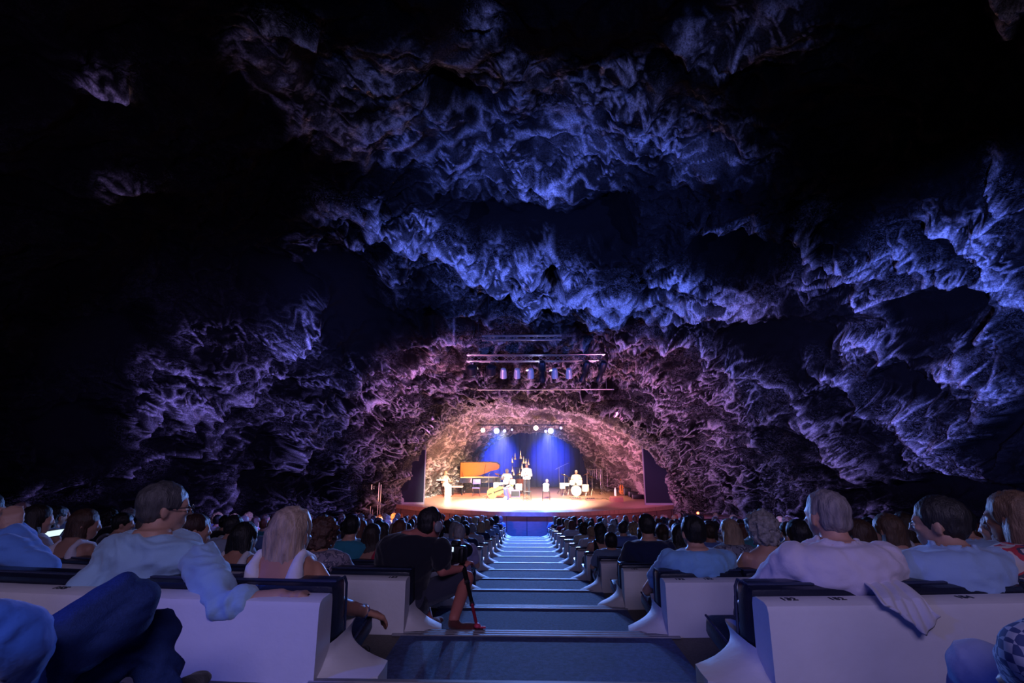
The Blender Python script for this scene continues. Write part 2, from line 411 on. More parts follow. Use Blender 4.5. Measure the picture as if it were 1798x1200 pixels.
    lit_crust = lines*(.05+.95*area_) + sstep(.6, .9, rid2)*.15*area_
    lit_crust = lit_crust*lit_area + sstep(.12, .40, led)*(.16+.8*lines+.45*sstep(.35, .8, rid2)) *(1-.45*stage) + .26*stage*(.5+.5*sstep(-.2, .5, rid2))
    lit_patch = np.zeros_like(x)
    for pts, wd in LIT_PATCHES: lit_patch = np.maximum(lit_patch, np.exp(-(polydist(qx, qy, pts)/wd)**4))
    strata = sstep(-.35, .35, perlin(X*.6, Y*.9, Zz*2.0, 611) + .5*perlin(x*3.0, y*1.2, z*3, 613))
    lit_crust = lit_crust + lit_patch*(.05+.13*strata + .5*lines)*(1-.7*(rid < -.1))
    lit_crust = np.clip(lit_crust*1.15, 0, 1)**1.5
    lit_crust = np.clip(lit_crust*(1-void*.97), 0, 1)
    co = np.stack([x, y, z], -1).reshape(-1, 3)
    me = bpy.data.meshes.new('ceiling')
    idx = np.arange(NV*NU).reshape(NV, NU)
    q = np.stack([idx[:-1, :-1], idx[:-1, 1:], idx[1:, 1:], idx[1:, :-1]], -1).reshape(-1, 4)
    nf = len(q)
    me.vertices.add(len(co)); me.vertices.foreach_set('co', co.astype(np.float32).ravel())
    me.loops.add(nf*4); me.loops.foreach_set('vertex_index', q.astype(np.int32).ravel())
    me.polygons.add(nf); me.polygons.foreach_set('loop_start', np.arange(0, nf*4, 4, dtype=np.int32))
    me.polygons.foreach_set('use_smooth', np.ones(nf, bool))
    me.update(); me.validate()
    at = me.attributes.new('lit_crust', 'FLOAT', 'POINT'); at.data.foreach_set('value', lit_crust.astype(np.float32).ravel())
    at = me.attributes.new('lit_vein', 'FLOAT', 'POINT'); at.data.foreach_set('value', np.clip(lit_area*(1-void), 0, 1).astype(np.float32).ravel())
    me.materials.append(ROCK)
    o = mesh_obj('ceiling', me); tag(o, 'rugged dark basalt cave vault lit blue and violet', None, None, 'structure')
    return o
build_cave()
# ------------------------------------------------------------------ terraces, benches, seats
RC = 20.0                                    # the rows bend gently towards the stage
ROWD = {i: 3.32 + 1.385*(i-2) for i in range(-4, 15)}
FL = {-4: .40, -3: .15, -2: -.07, -1: -.32, 0: -.57, 1: -.84, 2: -1.155, 3: -1.412, 4: -1.65, 5: -1.87, 6: -2.07, 7: -2.26, 8: -2.43, 9: -2.60, 10: -2.76, 11: -2.915, 12: -3.07, 13: -3.24, 14: -3.43, 15: -3.65}
ROWD[0] = .38; ROWD[-1] = -1.0
TOP = {i: FL[i] + .32 for i in FL}; TOP[1] = -.563
AISLE = .825
def ry(i, x): return ROWD[i] + x*x/(2*RC)
M_STONE = mat('dark_terrazzo', (.10, .085, .075), .55, var=.35, scale=60, bump=.002, bscale=150)
M_CARPET = mat('aisle_carpet', (.07, .105, .26), .8, var=.45, scale=45, bump=.003, bscale=220)
M_PLASTER = mat('white_plaster', (.66, .64, .66), .65, var=.07, scale=5, bump=.003, bscale=14)
M_VINYL = mat('black_vinyl', (.012, .014, .03), .28, var=.1, scale=20, bump=.001, bscale=90, spec=.6)
M_PIPE = mat('vinyl_piping', (.03, .04, .09), .22, spec=.8)
M_ALU = mat('brushed_aluminium', (.55, .55, .58), .3, 1.0, var=.1, scale=40)
M_STEEL = mat('black_steel', (.02, .02, .024), .45, .6)
M_INK = mat('black_paint', (.02, .02, .03), .6)
def build_floor():
    mb = MB(); xs = np.linspace(-13.5, 13.5, 55)
    def nose(i, x): return ry(i, x) + (.10 if i > 1 else .05)
    rows = []
    rows.append([(x, -9, Z(.4)) for x in xs])
    for i in range(-4, 15):
        rows.append([(x, nose(i, x), Z(FL[i])) for x in xs]); rows.append([(x, nose(i, x)+.004, Z(FL[i+1])) for x in xs])
    rows.append([(x, 36, Z(FL[15])) for x in xs])
    mb.grid(rows)
    o = mb.build('floor', M_STONE, smooth=False); tag(o, 'dark terrazzo terraces stepping down to the stage', kind='structure')
    # carpet runner on each tread, with aluminium nosing
    for i in range(0, 15):
        y0 = ROWD[i-1] + (.14 if i > 2 else .08); y1 = ROWD[i] + (.10 if i > 1 else .05)
        wl = AISLE + .02
        m = MB(); m.box((0, (y0+y1)/2-.006, Z(FL[i])+.003), (2*wl-.02, y1-y0-.03, .006))
        c = m.build('aisle_carpet', M_CARPET, smooth=False)
        n = 15-i
        tag(c, 'blue-grey carpet on the aisle step %s' % ('nearest the photographer' if i == 0 else 'level with bench row %s from the stage' % ORD[n]), 'carpet', 'carpeted aisle steps')
        m = MB(); ext = .12 if i > 1 else .1
        for q in range(3 if i <= 3 else 1):
            m.box((0, y1-.022-q*.036, Z(FL[i])+.007), (2*wl+(.1 if i == 2 else 0), .026 if i <= 3 else .05, .012), bev=.003)
        m.box((0, y1+.001, Z(FL[i])-.012), (2*wl, .006, .035))
        s = m.build('stair_nosing', mat('worn_metal_strip', (.30, .30, .34), .55, .5, var=.3, scale=8), smooth=False)
        tag(s, 'bright metal edge strip across the aisle step %s' % ('nearest the photographer' if i == 0 else 'at bench row %s from the stage' % ORD[n]), 'stair nosing', 'metal stair nosings')
ORD = {0: 'below front', 1: 'one', 2: 'two', 3: 'three', 4: 'four', 5: 'five', 6: 'six', 7: 'seven', 8: 'eight', 9: 'nine', 10: 'ten', 11: 'eleven', 12: 'twelve', 13: 'thirteen', 14: 'fourteen', 15: 'fifteen', 16: 'sixteen'}
NTH = ['first', 'second', 'third', 'fourth', 'fifth', 'sixth', 'seventh', 'eighth', 'ninth', 'tenth', 'eleventh', 'twelfth', 'thirteenth', 'fourteenth', 'fifteenth', 'sixteenth']
build_floor()
PITCH_S = .58
ENDX = {1: 8.4, -1: 8.2}
def endx(i, s): return ENDX[s] - max(0, i-9)*(.30 if s > 0 else .42)
def build_bench(i, s):
    """white masonry bench of row i on side s"""
    zt, zf, zn = Z(TOP[i]), Z(FL[i]), Z(FL[i+1])
    xs = np.linspace(AISLE, endx(i, s), 24 if i < 4 else 12)
    prof = [(0, zf-.0), (0.0, zt-.03), (.008, zt-.008), (.03, zt), (.10, zt), (.122, zt-.008), (.13, zt-.03), (.14, zn+.24), (.50, zn+.24), (.46, zn+.0), (.0, zn)]
    mb = MB()
    rings = []
    for x in xs:
        xx = s*x; rings.append([mb.bm.verts.new((xx, ry(i, xx)+p, z)) for p, z in prof])
    n = len(prof)
    for a, b in zip(rings[:-1], rings[1:]):
        for j in range(n): mb.bm.faces.new((a[j], a[(j+1) % n], b[(j+1) % n], b[j]))
    mb.bm.faces.new(rings[0]); mb.bm.faces.new(rings[-1])
    b = mb.build('white_bench', M_PLASTER)
    side = 'right' if s > 0 else 'left'
    tag(b, 'long white plastered bench %s of the aisle, row %s from the stage' % (side, ORD[15-i]), 'bench', 'white masonry benches')
    # flared foot at the aisle end
    m = MB(); N = 14
    H0, H1 = zf+.004, zt-.19
    rows = []
    for k in range(13):
        t = k/12.0; z = H0 + (H1-H0)*t
        fl = (1-t)**3.4
        xo = .03 + .22*fl; ya = .10 - .10*fl; yb = .36 - .10*fl + .10*t*t
        if z < zn: pass
        ring = []
        for q in range(N):
            a = 2*math.pi*q/N; cx, cy = math.cos(a), math.sin(a)
            rx = (xo if cx < 0 else .05); r_y = (yb-ya)/2
            rr = 1 + (.05*math.sin(5*a+i) + .03*math.sin(9*a))*fl
            ring.append(((AISLE+.02 + rx*abs(cx)**.8*(1 if cx > 0 else -1)*rr)*s, ry(i, AISLE)+(ya+yb)/2 + r_y*abs(cy)**.8*(1 if cy > 0 else -1)*rr, z))
        rows.append(ring+[ring[0]])
    bot = [(p[0], max(p[1], 0), zn) for p in rows[0]]
    m.grid([bot]+rows); bmesh.ops.remove_doubles(m.bm, verts=m.bm.verts, dist=1e-5)
    m.build('flared_foot', M_PLASTER, b)
    if i in (0, 1, 2, 3):
        k = 0
        for num, xn in (NUMS[s] if i < 3 else NUMS[s][:2]):
            cu = bpy.data.curves.new('seat_number', 'FONT'); cu.body = num; cu.size = .042; cu.extrude = .0008; cu.align_x = 'CENTER'; cu.align_y = 'CENTER'; cu.offset = .0012
            to = bpy.data.objects.new('seat_number', cu); link(to)
            dg = bpy.context.evaluated_depsgraph_get(); me = bpy.data.meshes.new_from_object(to.evaluated_get(dg))
            bpy.data.objects.remove(to); me.materials.clear(); me.materials.append(M_INK)
            p = mesh_obj('seat_number', me, b); x = s*xn; p.location = (x, ry(i, x)+.062, zt+.0012); p.rotation_euler = (0, 0, x/RC)
    return b
NUMS = {-1: [('153', .925), ('155', 1.95), ('157', 2.6)], 1: [('132', .935), ('152', 1.12), ('154', 1.62), ('156', 2.3)]}
def seat_proto():
    root = empty('auditorium_seat')
    w_ = PITCH_S - .015
    m = MB(); m.box((0, .215, -.135), (w_, .13, .30), rot=(R(6), 0, 0), bev=.028)
    bk = m.build('backrest', M_VINYL, root)
    m = MB()
    a = w_/2-.004; m.tube([(-a, .29, -.27), (-a, .275, -.02), (-a, .25, .012), (-a, .17, .014), (a, .17, .014), (a, .25, .012), (a, .275, -.02), (a, .29, -.27)], .006, 6)
    m.build('piping', M_PIPE, bk)
    m = MB(); m.box((0, .42, -.315), (w_, .44, .10), rot=(R(10), 0, 0), bev=.03)
    st = m.build('seat', M_VINYL, root)
    m = MB()
    a = w_/2-.003; m.tube([(-a, .22, -.31), (-a, .61, -.235), (-a+.02, .635, -.25), (a-.02, .635, -.25), (a, .61, -.235), (a, .22, -.31)], .006, 6)
    m.build('piping', M_PIPE, st)
    return root
SEATS = []
def build_seats():
    proto = seat_proto(); used = False
    for i in range(0, 15):
        for s in (-1, 1):
            nmax = 13
            if i <= 3: nmax = [4, 6, 7, 9][i]
            for j in range(nmax):
                x = s*(AISLE + PITCH_S*(j+.5))
                if abs(x) > endx(i, s)-.25: continue
                o = proto if not used else copy_tree(proto); used = True
                o.location = (x, ry(i, x)+.0, Z(TOP[i])+.012); o.rotation_euler = (0, 0, x/RC)
                SEATS.append(o)
                tag(o, 'black vinyl seat %s %s of the aisle, bench row %s from the stage' % (NTH[j], 'right' if s > 0 else 'left', ORD[15-i]), 'seat', 'black padded seats on the benches')
for i in range(0, 15):
    for s in (-1, 1): build_bench(i, s)
build_seats()
# ------------------------------------------------------------------ people
def unproj(px, py, D):
    """world point on the sight line of a frame position, D metres ahead along the aisle axis"""
    xc, yc = (px-899)/F, (600-py)/F
    fy, fz = math.cos(PITCH) - yc*math.sin(PITCH), math.sin(PITCH) + yc*math.cos(PITCH)
    dx = xc*math.cos(YAW) - fy*math.sin(YAW); dy = xc*math.sin(YAW) + fy*math.cos(YAW)
    k = D/dy
    return Vector((CAMX + dx*k, D, CAMZ + fz*k))
SKIN = (.50, .27, .19); TAN = (.36, .17, .11)
M_SKIN = mat('skin', SKIN, .5, var=.06, scale=25, bump=.0008, bscale=120, objcol=True, spec=.35)
M_HAIR = mat('hair', (.1, .08, .06), .5, var=.45, scale=24, bump=.006, bscale=60, objcol=True, stretch=(2.2, 2.2, .5), spec=.45)
M_CURL = mat('curly_hair', (.1, .08, .06), .55, var=.5, scale=40, bump=.010, bscale=50, objcol=True, spec=.4)
M_CLOTH = mat('cloth', (.5, .5, .5), .85, var=.07, scale=9, bump=.004, bscale=22, objcol=True, spec=.15, sheen=.25)
M_DENIM = mat('denim', (.03, .06, .2), .8, var=.25, scale=140, bump=.002, bscale=300, objcol=True, spec=.2)
M_PAT = None
def pattern_mat(name, base, spots, scale, thr=.5, kind='noise'):
    if name in MATS: return MATS[name]
    m, nt, b = nodes(name)
    tc = nt.nodes.new('ShaderNodeTexCoord')
    if kind == 'noise': n = noise_node(nt, scale, 2, .5, tc.outputs['Object']); out = n.outputs['Fac']
    else:
        n = nt.nodes.new('ShaderNodeTexVoronoi'); n.inputs['Scale'].default_value = scale; nt.links.new(tc.outputs['Object'], n.inputs['Vector']); out = n.outputs['Distance']
    cr = nt.nodes.new('ShaderNodeValToRGB'); cr.color_ramp.interpolation = 'CONSTANT'
    e = cr.color_ramp.elements; e[0].position = 0; e[0].color = (*base, 1); e[1].position = thr; e[1].color = (*spots[0], 1)
    for q, c in enumerate(spots[1:]):
        x = e.new(thr + .07*(q+1)); x.color = (*c, 1)
    nt.links.new(out, cr.inputs['Fac']); nt.links.new(cr.outputs['Color'], b.inputs['Base Color'])
    b.inputs['Roughness'].default_value = .85
    MATS[name] = m; return m
def check_mat():
    m, nt, b = nodes('checked_shirt'); tc = nt.nodes.new('ShaderNodeTexCoord'); c = nt.nodes.new('ShaderNodeTexChecker'); c.inputs['Scale'].default_value = 62
    c.inputs['Color1'].default_value = (.03, .05, .18, 1); c.inputs['Color2'].default_value = (.30, .34, .52, 1)
    nt.links.new(tc.outputs['Object'], c.inputs['Vector']); nt.links.new(c.outputs['Color'], b.inputs['Base Color']); b.inputs['Roughness'].default_value = .85
    return m
def fuse(mb, name, material, voxel=.012, it=5, disp=None):
    """melt overlapping shapes into one continuous skin"""
    me = bpy.data.meshes.new('tmp'); bmesh.ops.recalc_face_normals(mb.bm, faces=mb.bm.faces); mb.bm.to_mesh(me); mb.bm.free()
    o = bpy.data.objects.new('tmp', me); link(o)
    r = o.modifiers.new('r', 'REMESH'); r.mode = 'VOXEL'; r.voxel_size = voxel; r.use_smooth_shade = True
    s = o.modifiers.new('s', 'SMOOTH'); s.factor = .5; s.iterations = it
    dg = bpy.context.evaluated_depsgraph_get(); out = bpy.data.meshes.new_from_object(o.evaluated_get(dg))
    bpy.data.objects.remove(o); bpy.data.meshes.remove(me)
    out.name = name; out.materials.clear(); out.materials.append(material)
    n = len(out.vertices)
    if disp and n:
        co = np.empty(n*3, np.float32); out.vertices.foreach_get('co', co); co = co.reshape(-1, 3).astype(np.float64)
        no = np.empty(n*3, np.float32); out.vertex_normals.foreach_get('vector', no); no = no.reshape(-1, 3)
        co = co + no*disp(co[:, 0], co[:, 1], co[:, 2])[:, None]
        out.vertices.foreach_set('co', co.astype(np.float32).ravel()); out.update()
    out.polygons.foreach_set('use_smooth', [True]*len(out.polygons))
    return out
def wrinkles(seed, amp=.006):
    def f(x, y, z):
        w_ = perlin(x*4, y*4, z*4, seed)*.22
        a = 1-np.abs(perlin((x+w_)*6, (y+w_)*5, (z+w_*.8)*12, seed+3))*2.4
        b = perlin((x+w_)*15, y*12, (z-w_)*22, seed+5)
        return amp*(np.clip(a, -1, 1)*.9 + b*.45)
    return f
def strands(seed, amp=.004, curly=False, wavy=False):
    def f(x, y, z):
        if curly: return amp*(perlin(x*38, y*38, z*38, seed)*1.6 + perlin(x*80, y*80, z*80, seed+1))
        q = .012*np.sin(z*55+seed) if wavy else 0
        return amp*(perlin((x+q)*70, (y+q)*70, z*9, seed)*1.4 + perlin(x*28, y*28, z*5, seed+1))
    return f
def loft(mb, secs, n=22, ex=2.3):
    """secs: (x, y, z, rx, ry)"""
    rings = []
    for (cx, cy, cz, rx, ry_) in secs:
        ring = []
        for j in range(n):
            a = 2*math.pi*j/n; c, s = math.cos(a), math.sin(a)
            ring.append(mb.bm.verts.new((cx + rx*math.copysign(abs(c)**(2/ex), c), cy + ry_*math.copysign(abs(s)**(2/ex), s), cz)))
        rings.append(ring)
    for a, b in zip(rings[:-1], rings[1:]):
        for j in range(n): mb.bm.faces.new((a[j], a[(j+1) % n], b[(j+1) % n], b[j]))
    mb.bm.faces.new(rings[0][::-1]); mb.bm.faces.new(rings[-1])
def limb(mb, pts, rs, n=12):
    pts = [Vector(p) for p in pts]
    for a, b, ra, rb in zip(pts[:-1], pts[1:], rs[:-1], rs[1:]):
        mb.tube([a, a.lerp(b, .5), b], [ra, (ra+rb)/2, rb], n)
        mb.ball(b, rb*1.0, seg=12, ring=8)
    mb.ball(pts[0], rs[0], seg=12, ring=8)
def hand(mb, wrist, direction, normal, side=1, s=1.0, curl=.5):
    """palm with four unequal bent fingers and a thumb from its side"""
    d = Vector(direction).normalized(); nn = Vector(normal).normalized(); nn = (nn - d*nn.dot(d)).normalized(); l = d.cross(nn)*side
    w = Vector(wrist)
    for t, u in ((.02, -.018), (.02, .018), (.05, -.026), (.05, .0), (.05, .026), (.08, -.03), (.08, -.01), (.08, .01), (.08, .03)):
        mb.ball(w + d*t*s + l*u*s, (.019*s, .019*s, .016*s), seg=8, ring=6)
    for k, (u, L_) in enumerate(((-.031, .066), (-.0105, .076), (.0105, .071), (.031, .055))):
        p0 = w + (d*.085 + l*u)*s; a1 = .15+curl*.45; a2 = a1+curl*.8
        sp = l*(u*.25)
        p1 = p0 + ((d*math.cos(a1) - nn*math.sin(a1))*.42*L_ + sp*.4)*s; p2 = p1 + ((d*math.cos(a2) - nn*math.sin(a2))*.33*L_)*s
        a3 = a2+curl*.5; p3 = p2 + ((d*math.cos(a3) - nn*math.sin(a3))*.25*L_)*s
        mb.tube([p0, p1, p2, p3], [.0098*s, .0092*s, .0085*s, .0072*s], 8); mb.ball(p3, .0074*s, seg=8, ring=6); mb.ball(p1, .0096*s, seg=8, ring=6)
    q0 = w + (d*.03 - l*.03)*s; q1 = q0 + (d*.03 - l*.028 - nn*.012)*s; q2 = q1 + (d*.032 - l*.008 - nn*.008)*s
    mb.tube([q0, q1, q2], [.013*s, .011*s, .0085*s], 8); mb.ball(q2, .0085*s, seg=8, ring=6)
def head_mat(P):
    return Matrix.Translation(P['hc']) @ Euler((R(P['hp']), R(P['hr']), R(P['hyaw'])), 'XYZ').to_matrix().to_4x4()
def HP(M, p): return M @ Vector(p)
def ball_in(mb, M, c, r, rot=(0, 0, 0), seg=16, ring=12):
    m = M @ Matrix.Translation(c) @ Euler(rot).to_matrix().to_4x4() @ Matrix.Diagonal((r[0], r[1], r[2], 1))
    bmesh.ops.create_uvsphere(mb.bm, u_segments=seg, v_segments=ring, radius=1.0, matrix=m)
def head_shapes(mb, M):
    ball_in(mb, M, (0, -.012, .022), (.073, .093, .086))
    ball_in(mb, M, (0, .022, -.028), (.058, .066, .075))
    ball_in(mb, M, (0, .045, -.082), (.032, .036, .030))
    ball_in(mb, M, (0, .060, .020), (.050, .030, .030))
    ball_in(mb, M, (0, .093, -.012), (.010, .016, .022), (R(-18), 0, 0)); ball_in(mb, M, (0, .104, -.026), (.014, .012, .010))
    ball_in(mb, M, (0, .080, -.058), (.022, .012, .006)); ball_in(mb, M, (0, .078, -.070), (.019, .012, .007))
    for s in (-1, 1):
        ball_in(mb, M, (s*.076, -.004, -.012), (.008, .020, .032), (R(-8), 0, s*R(22)))
        ball_in(mb, M, (s*.028, .074, -.018), (.020, .016, .016))
        ball_in(mb, M, (s*.026, .082, .018), (.018, .010, .006))
DEF = dict(w=1.0, hgt=.70, hc=None, hyaw=0, hp=-4, hr=0, lean=0, hair='short', sleeve='short', vox=.013, seed=1, lower='trousers',
           elbow=None, wrist=None, knee=None, ankle=None, hands=False, bust=0, tx=0, drop=False)
def person_meshes(**kw):
    P = dict(DEF); P.update(kw); w = P['w']; k = P['hgt']/.70; sd = P['seed']
    lean, tx = P['lean'], P['tx']
    def sk(x, y, z):                      # torso leans forward / sideways with height
        return (x + tx*z, y + lean*z, z)
    S = [(0, .03, -.02, .185, .13), (0, .02, .06, .19, .135), (0, .0, .17, .165, .122), (0, -.015, .27, .172, .12), (0, -.01, .36, .188, .122), (0, 0, .42, .188, .108), (0, .008, .462, .15, .088), (0, .015, .492, .085, .068), (0, .02, .515, .06, .058)]
    S = [(x+tx*z*k, y+lean*z*k, z*k, rx*w, r2*(.5+.5*w)) for x, y, z, rx, r2 in S]
    if P['hc'] is None: P['hc'] = Vector((tx*.62*k, .045+lean*.36*k, P['hgt']-.108))
    P['hc'] = Vector(P['hc']); M = head_mat(P)
    sh = {s: Vector(P.get('shoulder', {}).get(s, sk(s*.175*w, 0, .415*k))) for s in (-1, 1)}
    el = {s: Vector((P['elbow'] or {}).get(s, (s*.245*w + tx*.2, .11+lean*.2, .19))) for s in (-1, 1)}
    wr = {s: Vector((P['wrist'] or {}).get(s, (s*.11, .34, .17))) for s in (-1, 1)}
    hip = {s: Vector((s*.09, .03, .07)) for s in (-1, 1)}
    kn = {s: Vector((P['knee'] or {}).get(s, (s*.12, .43, .12))) for s in (-1, 1)}
    an = {s: Vector((P['ankle'] or {}).get(s, (s*.12, .58, -.20))) for s in (-1, 1)}
    neck0 = Vector(sk(0, .01, .45*k)); neck1 = HP(M, (0, -.02, -.05))
    out = {}
    b = MB(); loft(b, [(x, y, z-(.006 if q > 4 else 0), rx-(.010 if q in (5, 6, 7) else 0), r-(.008 if q in (5, 6, 7) else 0)) for q, (x, y, z, rx, r) in enumerate(S)], 18); head_shapes(b, M); b.tube([neck0, neck0.lerp(neck1, .5), neck1], [.062, .054*(.55+.45*w), .054*(.55+.45*w)], 14)
    for s in (-1, 1):
        limb(b, [sh[s], el[s], wr[s]], [.050*w, .038, .026])
        d = (wr[s]-el[s]).normalized(); nr = P.get('hn', {}).get(s, (0, 0, 1))
        hand(b, wr[s], P.get('hd', {}).get(s, d), nr, s, 1.0, P.get('curl', {}).get(s, .5))
        if P['lower'] != 'none':
            limb(b, [hip[s], kn[s], an[s]], [.075, .052, .036])
            b.tube([an[s], an[s]+Vector((0, .02, -.04))], [.036, .04], 10)
    out['body'] = fuse(b, 'person', M_SKIN, P['vox']*.9, 3)
    # ---- top
    sl = P['sleeve']; e = .014; c = MB()
    if sl == 'halter':
        loft(c, [(x, y, z, rx+e, r+e) for x, y, z, rx, r in S[:4]])
    elif sl == 'tank':
        loft(c, [(x, y, z, rx+e, r+e) for x, y, z, rx, r in S[:4]] + [(S[4][0], S[4][1]-.0, S[4][2]-.03, S[4][3]*.96, S[4][4]+e)])
        for s in (-1, 1):
            c.tube([sk(s*.085*w, -.075, .27*k), sk(s*.10*w, -.088, .34*k), sk(s*.105*w, -.085, .39*k), sk(s*.11*w, -.078, .43*k), sk(s*.105*w, -.02, .475*k), sk(s*.10*w, .08, .43*k), sk(s*.09*w, .11, .34*k)], [.055, .048, .036, .026, .022, .024, .03], 10)
    else:
        loft(c, [(x, y, z + (.006 if q > 4 else 0), rx+e+(.008 if q > 4 else 0), r+e+(.010 if q > 4 else 0)) for q, (x, y, z, rx, r) in enumerate(S[:7])] + [(S[7][0], S[7][1]+.0, S[7][2]-.004, S[7][3]+.024, S[7][4]+.026)])
        if sl in ('collar', 'collar_long'):
            cz = S[7][2]; c.lathe([(.078, -.015), (.083, .0), (.076, .022), (.070, .022), (.074, 0), (.066, -.02)], (S[7][0], S[7][1]+.012, cz), 18)
        for s in (-1, 1):
            if sl in ('long', 'collar_long', 'rolled'):
                t = .62 if sl == 'rolled' else .95
                if sl == 'rolled': t = P.get('roll', .35)
                en = el[s].lerp(wr[s], t)
                limb(c, [sh[s], sh[s].lerp(el[s], .5), el[s], en], [.066*w, .060*w, .050, .045])
                if sl == 'rolled': dd = (wr[s]-el[s]).normalized(); c.tube([en-dd*.03, en+dd*.012], [.055, .055], 12)
            else:
                en = sh[s].lerp(el[s], .62); limb(c, [sh[s], sh[s].lerp(el[s], .35), en], [.068*w, .066*w, .060*w])
    out['shirt'] = fuse(c, 'shirt', P.get('topmat', M_CLOTH), P['vox'], 3, wrinkles(sd, P.get('wr', .006)))
    # ---- lower
    lo = P['lower']; t_ = MB()
    if lo != 'none':
        loft(t_, [(x, y, z, rx+.012, r+.012) for x, y, z, rx, r in S[:3]])
        for s in (-1, 1):
            if lo == 'trousers': limb(t_, [hip[s], hip[s].lerp(kn[s], .5), kn[s], kn[s].lerp(an[s], .5), an[s]], [.092, .082, .070, .060, .052])
            elif lo == 'shorts': limb(t_, [hip[s], hip[s].lerp(kn[s], .5), hip[s].lerp(kn[s], .86)], [.095, .088, .080])
        if lo == 'skirt':
            for u in np.linspace(0, 1, 7):
                p = hip[-1].lerp(hip[1], u); q = kn[-1].lerp(kn[1], u); limb(t_, [p, p.lerp(q, .5), q+Vector((0, 0, -.03))], [.085, .08, .07])
        out['lower'] = fuse(t_, 'skirt' if lo == 'skirt' else lo, P.get('lowmat', M_CLOTH), P['vox'], 3, wrinkles(sd+9, P.get('lwr', .004)))
        f_ = MB()
        for s in (-1, 1):
            dd = an[s] - kn[s]; fd = Vector(P.get('foot', {}).get(s, (0, 1, 0)))
            f_.ball(an[s]+Vector((0, 0, -.03)), (.042, .048, .04)); f_.ball(an[s]+fd*.10+Vector((0, 0, -.052)), (.045, .085, .028) if abs(fd.y) > .7 else (.085, .045, .028)); f_.ball(an[s]+fd*.17+Vector((0, 0, -.055)), (.04, .04, .022))
        out['shoes'] = fuse(f_, 'shoes', M_CLOTH, .012, 3)
    # ---- hair
    hs = P['hair']; h = MB(); cur = hs in ('curly', 'afro')
    if hs in ('short', 'thin'):
        g = .006 if hs == 'thin' else .013
        ball_in(h, M, (0, -.020, .034), (.070+g, .088+g, .078+g)); ball_in(h, M, (0, -.045, -.015), (.066+g*.6, .052+g, .056)); 
        for s in (-1, 1): ball_in(h, M, (s*.062, -.004, .018), (.014+g*.3, .035, .035))
    elif hs in ('curly', 'afro'):
        g = .028 if hs == 'curly' else .04
        ball_in(h, M, (0, -.022, .032), (.074+g, .088+g, .076+g)); ball_in(h, M, (0, -.05, -.03), (.070+g, .055+g, .065+g*.6))
    else:
        ball_in(h, M, (0, -.018, .034), (.086, .101, .092)); 
        L_ = {'bob': .17, 'long': .36, 'wavy': .38, 'straight': .27, 'pony': .10, 'bun': .08}[hs]
        zz = P['hc'].z; base = P['hc']
        c0 = HP(M, (0, -.035, 0))
        if hs in ('bob', 'straight', 'long', 'wavy'):
            secs = []
            for t in np.linspace(0, 1, 7):
                dz = .03 - t*(L_+.03); wd = .086 + .014*math.sin(min(t*1.6, 1)*math.pi*.6) - (.035*t if hs in ('long', 'wavy') else 0)
                back = -.010 - (.05*t if hs in ('long', 'wavy', 'straight') and dz < -.1 else .02*t)
                secs.append((c0.x, c0.y + back - lean*t*.0, c0.z + dz, wd, .066 - .02*t*(hs != 'bob')))
            loft(h, secs[::-1], 18)
        if hs == 'pony':
            ball_in(h, M, (0, -.05, -.02), (.07, .055, .05))
            a = HP(M, (0, -.115, .03)); h.tube([a, a+Vector((0, -.03, -.03)), a+Vector((0, -.03, -.14)), a+Vector((0.01, -.01, -.27))], [.02, .034, .036, .014], 10)
        if hs == 'bun':
            ball_in(h, M, (0, -.05, -.02), (.07, .055, .05)); ball_in(h, M, (0, -.12, .04), (.038, .034, .038))
    out['hair'] = fuse(h, 'hair', M_CURL if cur else M_HAIR, .009 if P['vox'] < .012 else .012, 2, strands(sd, {'curly': .014, 'afro': .012}.get(hs, .004), cur, hs == 'wavy'))
    return out, P, M
def mk_person(ms, loc, rz=0, sc=1.0, skin=SKIN, hair=(.03, .02, .015), shirt=(.3, .3, .35), lower=(.03, .03, .05), shoes=(.03, .03, .03)):
    o = mesh_obj('person', ms['body']); o.location = loc; o.rotation_euler = (0, 0, rz); o.scale = (sc, sc, sc); o.color = (*skin, 1)
    for key, nm, col in (('hair', 'hair', hair), ('shirt', 'shirt', shirt), ('lower', None, lower), ('shoes', 'shoes', shoes)):
        if key in ms:
            c = mesh_obj(nm or ms[key].name.split('.')[0], ms[key], o); c.color = (*col, 1)
    return o
def eyes(o, M):
    for s in (-1, 1):
        m = MB(); ball_in(m, M, (s*.029, .083, -.004), (.011, .010, .008)); m.build('eye', mat('eye_white', (.5, .5, .5), .2), o)
        m = MB(); ball_in(m, M, (s*.029, .090, -.004), (.005, .005, .005)); m.build('pupil', mat('eye_dark', (.02, .015, .01), .1), o.children[-1])
# palette
H_BLACK = (.010, .008, .008); H_BROWN = (.045, .024, .014); H_GREY = (.26, .25, .25); H_WHITE = (.55, .53, .52); H_BLOND = (.42, .27, .14); H_RED = (.16, .05, .025)
HAIRN = {H_BLACK: 'black', H_BROWN: 'brown', H_GREY: 'grey', H_WHITE: 'white', H_BLOND: 'blond', H_RED: 'auburn'}
SHIRTS = [((.42, .44, .50), 'pale grey'), ((.60, .60, .62), 'white'), ((.02, .025, .07), 'navy'), ((.012, .012, .016), 'black'), ((.20, .33, .55), 'light blue'), ((.10, .16, .38), 'mid blue'),
          ((.05, .22, .26), 'teal'), ((.30, .03, .05), 'red'), ((.26, .22, .36), 'lilac'), ((.16, .16, .18), 'grey'), ((.5, .45, .36), 'beige')]
def seat_loc(i, x, fwd=.39): return Vector((x, ry(i, x)+fwd, Z(TOP[i])-.33))
def x_for(px, i, D=None):
    D = D or ROWD[i]+.34
    for _ in range(4):
        p = unproj(px, 940, D); D = ry(i, p.x)+.34
    return p.x, D
